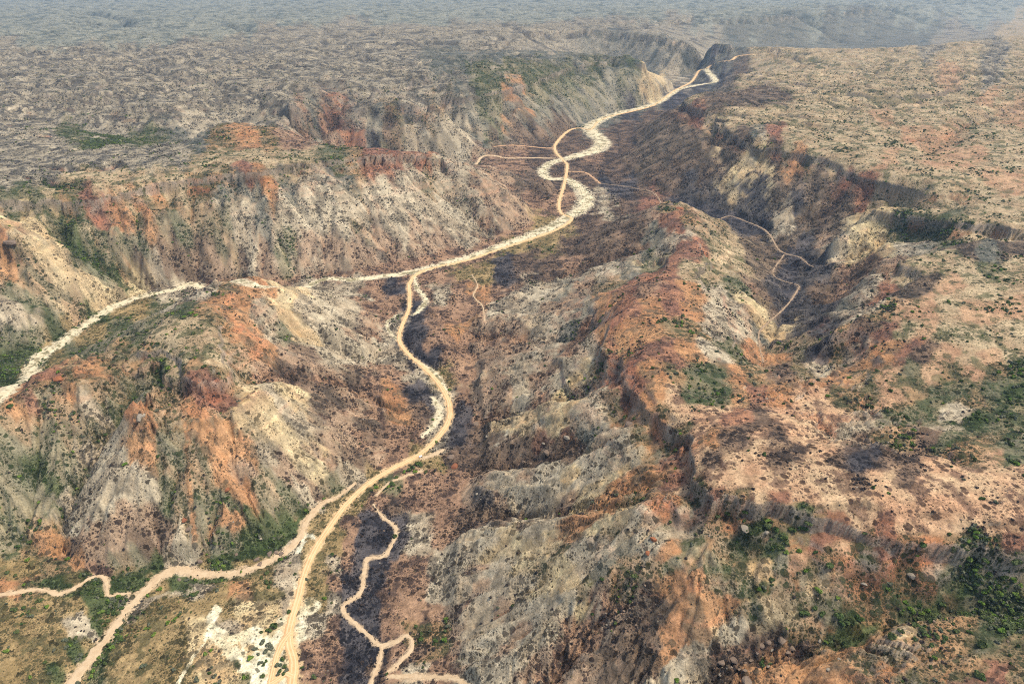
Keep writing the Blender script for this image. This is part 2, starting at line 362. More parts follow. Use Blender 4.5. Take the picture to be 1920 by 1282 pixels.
('S',[-383.8,887.2,93.0,-337.2,950.8,50.0,-273.4,955.7,28.0,-231.0,950.9,16.0]),
('S',[-409.8,921.9,102.0,-364.0,994.4,66.0,-294.3,978.6,40.0]),
('S',[-355.3,601.3,53.0,-395.1,597.7,56.0,-434.8,632.0,82.0,-438.3,669.0,101.0,-327.1,604.8,50.0,-441.8,563.6,40.0,-475.0,613.8,58.0]),
('S',[-473.4,762.0,96.0,-488.2,696.7,74.0,-494.0,622.4,51.0,-492.7,563.1,25.0,-482.9,529.0,12.0]),
('S',[-585.6,666.0,80.0,-551.6,611.9,44.0,-536.4,554.1,18.0,-610.6,572.0,40.0]),
('S',[-525.8,498.2,10.0,-467.9,510.6,8.0,-444.4,519.7,10.0,-377.3,531.0,6.0,-311.5,538.6,6.0,-272.7,563.3,9.0,-230.1,630.3,8.0,-174.4,677.7,10.0,-128.8,743.5,11.0,-128.2,800.1,11.0,-181.8,906.2,13.0,-224.2,959.6,14.0]),
('S',[-1077.6,1259.1,150.0,-957.0,1219.3,130.0,-913.6,1192.1,119.0,-871.7,1188.7,91.0,-817.5,1177.3,53.0,-768.7,1179.8,19.0,-727.1,1177.5,0.0]),
('S',[-974.9,1068.4,60.0,-879.3,1055.2,46.0,-830.4,1054.2,26.0,-793.7,1029.1,8.0]),
('S',[-912.5,1299.0,137.0,-863.1,1262.9,95.0,-808.7,1239.3,60.0,-760.8,1230.7,30.0,-713.0,1230.5,13.0]),
('S',[-709.6,1253.3,26.0,-601.4,1267.0,12.0,-492.2,1262.4,14.0,-389.2,1279.1,15.0,-285.0,1302.2,17.0,-182.5,1368.7,20.0,-71.9,1455.8,24.0,-24.9,1521.5,26.0]),
('S',[-143.6,1673.9,139.0,-78.8,1668.3,105.0,-13.1,1641.8,66.0,32.5,1609.2,36.0,51.8,1598.7,26.0]),
('S',[-166.8,1626.3,110.0,-113.4,1566.2,63.0,-61.7,1510.1,30.0]),
('S',[-90.6,1936.3,70.0,0.0,1963.6,40.0,59.2,1868.6,28.0]),
('S',[-234.8,2376.0,85.0,-71.0,2318.2,62.0,73.8,2408.4,39.0,-162.4,2395.6,125.0]),
('S',[0.0,2518.4,130.0,75.5,2487.0,72.0]),
('S',[313.0,3026.6,129.0,377.1,2970.9,74.0]),
('S',[595.6,3389.4,136.0,716.7,3477.4,89.0,785.1,3515.5,52.0]),
('S',[330.6,1497.5,91.0,350.0,1499.2,104.0,362.4,1467.6,104.0,347.1,1359.2,106.0,322.7,1205.9,116.0,301.9,1057.1,124.0,259.8,914.6,132.0,203.3,794.1,142.0,154.8,715.4,147.0,130.1,694.6,137.0]),
('S',[350.0,1499.2,104.0,324.1,1313.5,99.0,291.3,1148.4,112.0,229.3,1021.7,120.0,188.9,961.8,128.0,141.8,852.8,128.0,126.6,762.0,128.0,131.0,699.6,134.0]),
('S',[396.7,1307.2,90.0,394.1,1144.4,88.0,378.8,1000.0,92.0,340.9,877.7,98.0,274.6,718.7,130.0,233.2,689.7,140.0,193.9,607.6,150.0]),
('S',[188.9,961.8,128.0,137.3,992.6,86.0,79.6,1014.5,56.0,18.1,1034.4,36.0,-56.0,1066.0,20.0]),
('S',[286.4,1309.9,72.0,204.7,1292.7,50.0,127.4,1261.5,34.0,42.3,1249.2,22.0,-41.4,1213.3,15.0]),
('S',[275.6,1181.1,94.0,164.4,1139.5,64.0,88.2,1145.8,40.0,19.8,1152.7,26.0]),
('S',[138.4,878.5,115.0,81.5,919.1,67.0,0.0,989.9,34.0,-54.3,1025.9,20.0]),
('S',[124.3,772.5,130.0,87.4,807.2,94.0,30.5,839.0,58.0,-23.7,863.8,34.0,-63.6,862.8,16.0]),
('S',[118.0,717.6,123.0,67.8,731.1,87.0,14.2,755.8,50.0,-43.9,770.7,18.0]),
('S',[126.5,689.1,133.0,94.8,676.6,111.0,57.9,679.5,86.0,13.4,699.2,52.0,-42.3,730.9,16.0]),
('S',[135.2,623.8,132.0,100.9,618.5,107.0,54.9,625.0,76.0,0.0,649.5,41.0,-60.5,680.5,12.0]),
('S',[158.9,570.7,142.0,127.1,565.0,119.0,89.5,561.1,94.0,46.3,573.8,65.0,-6.1,598.4,36.0,-70.2,632.9,14.0]),
('S',[154.9,503.8,148.0,112.3,503.6,119.0,64.8,525.8,82.0,11.5,558.4,41.0,-59.1,566.3,18.0]),
('S',[161.9,475.5,159.0,124.1,462.8,133.0,80.0,478.6,102.0,32.0,507.7,67.0,-22.5,533.7,38.0,-80.4,540.3,16.0]),
('S',[111.5,441.7,128.0,64.0,412.4,95.0,18.1,386.6,60.0,-27.0,367.0,30.0,19.4,438.2,66.0,-29.6,433.7,36.0,-71.5,448.6,18.0]),
('S',[107.5,408.6,112.0,66.5,382.9,78.0,34.5,351.7,52.0]),
('S',[149.5,407.3,132.0,124.1,375.8,106.0,100.2,348.7,84.0,77.0,320.9,66.0]),
('S',[191.2,402.5,137.0,194.7,377.8,122.0,154.5,360.7,106.0]),
('S',[251.1,392.2,142.0,267.2,372.7,128.0,309.1,383.0,146.0,368.6,377.6,146.0]),
('S',[419.1,359.7,143.0,381.5,362.3,140.0,334.7,362.4,134.0,285.9,356.8,123.0,244.2,348.7,112.0,196.4,344.6,99.0,154.8,338.2,92.0,119.9,320.2,80.0]),
('S',[386.1,311.8,140.0,346.4,316.3,134.0,304.5,323.7,124.0,253.5,315.2,112.0,304.2,292.0,128.0,344.5,272.8,140.0,235.6,289.7,108.0]),
('S',[352.1,625.4,138.0,385.0,595.1,138.0,417.2,574.4,146.0,452.8,547.1,156.0,492.0,528.9,160.0]),
('S',[344.9,725.8,118.0,362.9,678.8,132.0,276.7,646.8,138.0,305.7,600.5,148.0]),
('S',[424.7,769.0,124.0,399.7,729.1,116.0]),
('S',[456.4,753.9,148.0,461.2,697.6,150.0,409.6,653.4,148.0]),
('S',[556.4,1653.3,49.0,620.3,1465.9,58.0,649.8,1360.7,59.0,548.6,1070.9,79.0,460.6,939.7,84.0]),
('S',[698.0,1251.6,110.0,585.2,1079.7,95.0,525.4,1017.1,84.0]),
('S',[833.1,1289.8,140.0,808.1,1381.5,133.0,738.3,1439.8,115.0,670.3,1479.6,72.0]),
('S',[859.8,1113.1,155.0,793.3,1151.5,146.0,754.8,1213.2,129.0,716.2,1245.0,107.0]),
('S',[342.2,1412.6,100.0,342.2,1412.6,100.0]),
('C',[-440.7,730.8,115.0,-419.5,722.0,118.0,-399.6,715.0,120.0,-378.9,712.5,120.0,-362.4,719.5,118.0,-354.9,735.7,112.0]),
('C',[280.0,1183.2,112.0,275.0,1112.8,116.0,269.8,1053.1,118.0,277.6,1017.3,120.0]),
('C',[119.1,786.9,130.0,120.6,744.6,134.0,121.9,705.3,138.0,127.6,687.3,140.0]),
('C',[-486.8,816.1,114.0,-489.5,797.5,112.0,-473.2,776.7,110.0,-449.2,755.5,112.0]),
('C',[-978.3,1190.0,126.0,-921.5,1175.7,122.0,-890.3,1166.9,112.0]),
('C',[248.8,401.4,150.0,259.6,399.6,146.0,271.4,401.9,146.0,279.1,397.8,142.0]),
('C',[609.6,994.1,150.0,612.7,952.0,150.0,630.9,927.5,152.0]),
('C',[320.8,512.5,160.0,330.6,505.5,158.0,343.8,507.0,158.0,366.7,514.1,160.0]),
('B',[-347.4,724.8,103.0,-313.7,711.3,80.0,-291.7,693.8,60.0,-240.4,682.9,27.0,-199.4,670.1,12.0]),
('V',[-351.2,772.2,98.0,-300.1,821.1,60.0,-239.3,837.4,32.0,-167.0,809.1,14.0]),
('V',[-383.8,887.2,93.0,-337.2,950.8,50.0,-273.4,955.7,28.0,-231.0,950.9,16.0]),
('B',[-409.8,921.9,102.0,-364.0,994.4,66.0,-294.3,978.6,40.0]),
('V',[-473.4,762.0,96.0,-488.2,696.7,74.0,-494.0,622.4,51.0,-492.7,563.1,25.0,-482.9,529.0,12.0]),
('B',[-1077.6,1259.1,150.0,-957.0,1219.3,130.0,-913.6,1192.1,119.0,-871.7,1188.7,91.0,-817.5,1177.3,53.0,-768.7,1179.8,19.0,-727.1,1177.5,0.0]),
('B',[-974.9,1068.4,60.0,-879.3,1055.2,46.0,-830.4,1054.2,26.0,-793.7,1029.1,8.0]),
('V',[-912.5,1299.0,137.0,-863.1,1262.9,95.0,-808.7,1239.3,60.0,-760.8,1230.7,30.0,-713.0,1230.5,13.0]),
('B',[-143.6,1673.9,139.0,-78.8,1668.3,105.0,-13.1,1641.8,66.0,32.5,1609.2,36.0,51.8,1598.7,26.0]),
('V',[-166.8,1626.3,110.0,-113.4,1566.2,63.0,-61.7,1510.1,30.0]),
('B',[0.0,2518.4,130.0,75.5,2487.0,72.0]),
('B',[313.0,3026.6,129.0,377.1,2970.9,74.0]),
('B',[595.6,3389.4,136.0,716.7,3477.4,89.0,785.1,3515.5,52.0]),
('B',[188.9,961.8,128.0,137.3,992.6,86.0,79.6,1014.5,56.0,18.1,1034.4,36.0,-56.0,1066.0,20.0]),
('V',[286.4,1309.9,72.0,204.7,1292.7,50.0,127.4,1261.5,34.0,42.3,1249.2,22.0,-41.4,1213.3,15.0]),
('B',[275.6,1181.1,94.0,164.4,1139.5,64.0,88.2,1145.8,40.0,19.8,1152.7,26.0]),
('V',[138.4,878.5,115.0,81.5,919.1,67.0,0.0,989.9,34.0,-54.3,1025.9,20.0]),
('B',[124.3,772.5,130.0,87.4,807.2,94.0,30.5,839.0,58.0,-23.7,863.8,34.0,-63.6,862.8,16.0]),
('V',[118.0,717.6,123.0,67.8,731.1,87.0,14.2,755.8,50.0,-43.9,770.7,18.0]),
('B',[126.5,689.1,133.0,94.8,676.6,111.0,57.9,679.5,86.0,13.4,699.2,52.0,-42.3,730.9,16.0]),
('V',[135.2,623.8,132.0,100.9,618.5,107.0,54.9,625.0,76.0,0.0,649.5,41.0,-60.5,680.5,12.0]),
('B',[158.9,570.7,142.0,127.1,565.0,119.0,89.5,561.1,94.0,46.3,573.8,65.0,-6.1,598.4,36.0,-70.2,632.9,14.0]),
('V',[154.9,503.8,148.0,112.3,503.6,119.0,64.8,525.8,82.0,11.5,558.4,41.0,-59.1,566.3,18.0]),
('B',[161.9,475.5,159.0,124.1,462.8,133.0,80.0,478.6,102.0,32.0,507.7,67.0,-22.5,533.7,38.0,-80.4,540.3,16.0]),
('V',[107.5,408.6,112.0,66.5,382.9,78.0,34.5,351.7,52.0]),
('V',[419.1,359.7,143.0,381.5,362.3,140.0,334.7,362.4,134.0,285.9,356.8,123.0,244.2,348.7,112.0,196.4,344.6,99.0,154.8,338.2,92.0,119.9,320.2,80.0]),
('V',[698.0,1251.6,110.0,585.2,1079.7,95.0,525.4,1017.1,84.0]),
('V',[833.1,1289.8,140.0,808.1,1381.5,133.0,738.3,1439.8,115.0,670.3,1479.6,72.0]),
('V',[859.8,1113.1,155.0,793.3,1151.5,146.0,754.8,1213.2,129.0,716.2,1245.0,107.0]),
('V',[-3205.6,4391.8,205.0,-2966.7,4615.9,205.0,-2852.1,4820.1,205.0,-2751.7,5089.3,205.0,-2735.7,5389.0,205.0]),
('V',[-3780.3,5551.9,205.0,-3499.3,5608.4,205.0,-3293.0,5666.0,205.0,-2963.9,5496.6,205.0,-2691.1,5336.7,205.0,-2573.9,5496.6,205.0,-2376.4,5784.6,205.0,-2071.5,6103.4,205.0,-1587.5,6240.6,205.0,-1241.2,6772.0,205.0]),
('V',[-2684.9,5285.4,205.0,-3285.2,6240.6,205.0,-3912.9,6855.1,205.0]),
('V',[-1504.1,4577.0,205.0,-1899.8,5137.0,205.0,-2142.6,5389.0,205.0]),
('V',[-1329.4,4655.4,205.0,-1212.9,5336.7,205.0,-836.4,5908.2,205.0,-495.9,6384.0,205.0,0.0,7027.5,205.0]),
('V',[198.0,7027.5,205.0,1159.4,6855.1,205.0,2319.3,7497.8,205.0]),
('V',[2213.1,6533.9,205.0,2467.3,5908.2,205.0,2626.6,5442.3,205.0,2902.0,5235.0,205.0]),
('V',[3044.7,8033.6,205.0,3801.7,7302.5,205.0,4435.1,6690.8,205.0]),
('V',[-2047.3,2917.7,205.0,-1914.7,3054.6,205.0,-1790.6,3243.8,205.0,-1773.1,3502.0,205.0]),
('V',[-1250.6,2375.9,205.0,-1206.0,2555.4,205.0,-1094.0,2761.9,205.0,-948.3,2950.8,205.0]),
('V',[-648.1,2170.1,205.0,-478.8,2492.9,205.0,-276.7,2689.7,205.0,-135.1,3090.8,205.0]),
('V',[-1573.3,3284.3,205.0,-1412.0,3621.4,205.0,-1118.2,3885.0,205.0,-810.8,4356.4,205.0]),
('V',[986.4,1633.0,172.0,1170.9,1871.3,172.0,1351.4,2054.2,172.0,1634.7,2272.4,172.0]),
('V',[1089.8,2272.4,172.0,1310.5,2371.9,172.0,1617.1,2596.8,172.0]),
('V',[912.1,1745.0,172.0,1068.0,1838.2,172.0,1127.2,1793.6,172.0]),
('V',[-871.9,1416.7,168.0,-927.4,1396.5,168.0,-1041.5,1437.3,168.0]),
('V',[-870.2,1549.0,168.0,-924.8,1493.6,168.0,-1017.4,1511.7,168.0]),
('V',[340.8,512.5,160.0,336.9,537.4,160.0,322.0,564.1,160.0,311.5,592.8,160.0]),
('V',[343.3,496.7,160.0,380.9,512.5,160.0,406.6,504.5,160.0]),
('W',[-900.0,250.0,20.0,-899.0,250.0,20.0]),
('W',[-500.0,230.0,-8.0,-499.0,230.0,-8.0]),
('W',[-250.0,230.0,0.0,-249.0,230.0,0.0]),
('W',[0.0,230.0,40.0,1.0,230.0,40.0]),
('W',[200.0,220.0,95.0,201.0,220.0,95.0]),
('W',[500.0,220.0,150.0,501.0,220.0,150.0]),
('W',[900.0,300.0,170.0,901.0,300.0,170.0]),
('W',[-1200.0,600.0,90.0,-1199.0,600.0,90.0]),
('W',[-1500.0,1000.0,60.0,-1499.0,1000.0,60.0]),
('W',[-1400.0,1400.0,150.0,-1399.0,1400.0,150.0]),
('W',[1300.0,700.0,172.0,1301.0,700.0,172.0]),
('W',[1500.0,1200.0,172.0,1501.0,1200.0,172.0]),
('W',[1900.0,1900.0,178.0,1901.0,1900.0,178.0]),
('W',[2800.0,2800.0,182.0,2801.0,2800.0,182.0]),
('W',[-2200.0,2000.0,182.0,-2199.0,2000.0,182.0]),
('W',[-3000.0,3000.0,195.0,-2999.0,3000.0,195.0]),
('W',[-4500.0,5000.0,205.0,-4499.0,5000.0,205.0]),
('W',[4200.0,4500.0,190.0,4201.0,4500.0,190.0]),
('W',[-9000.0,9500.0,212.0,-8999.0,9500.0,212.0]),
('W',[9000.0,9500.0,212.0,9001.0,9500.0,212.0]),
('W',[0.0,12500.0,220.0,1.0,12500.0,220.0]),
('W',[-6000.0,12500.0,215.0,-5999.0,12500.0,215.0]),
('W',[6000.0,12500.0,220.0,6001.0,12500.0,220.0]),
('W',[-11000.0,12500.0,215.0,-10999.0,12500.0,215.0]),
('W',[11000.0,12500.0,215.0,11001.0,12500.0,215.0]),
('W',[3500.0,8000.0,214.0,3501.0,8000.0,214.0]),
('W',[5500.0,6500.0,205.0,5501.0,6500.0,205.0]),
('W',[-6000.0,7000.0,208.0,-5999.0,7000.0,208.0]),
]
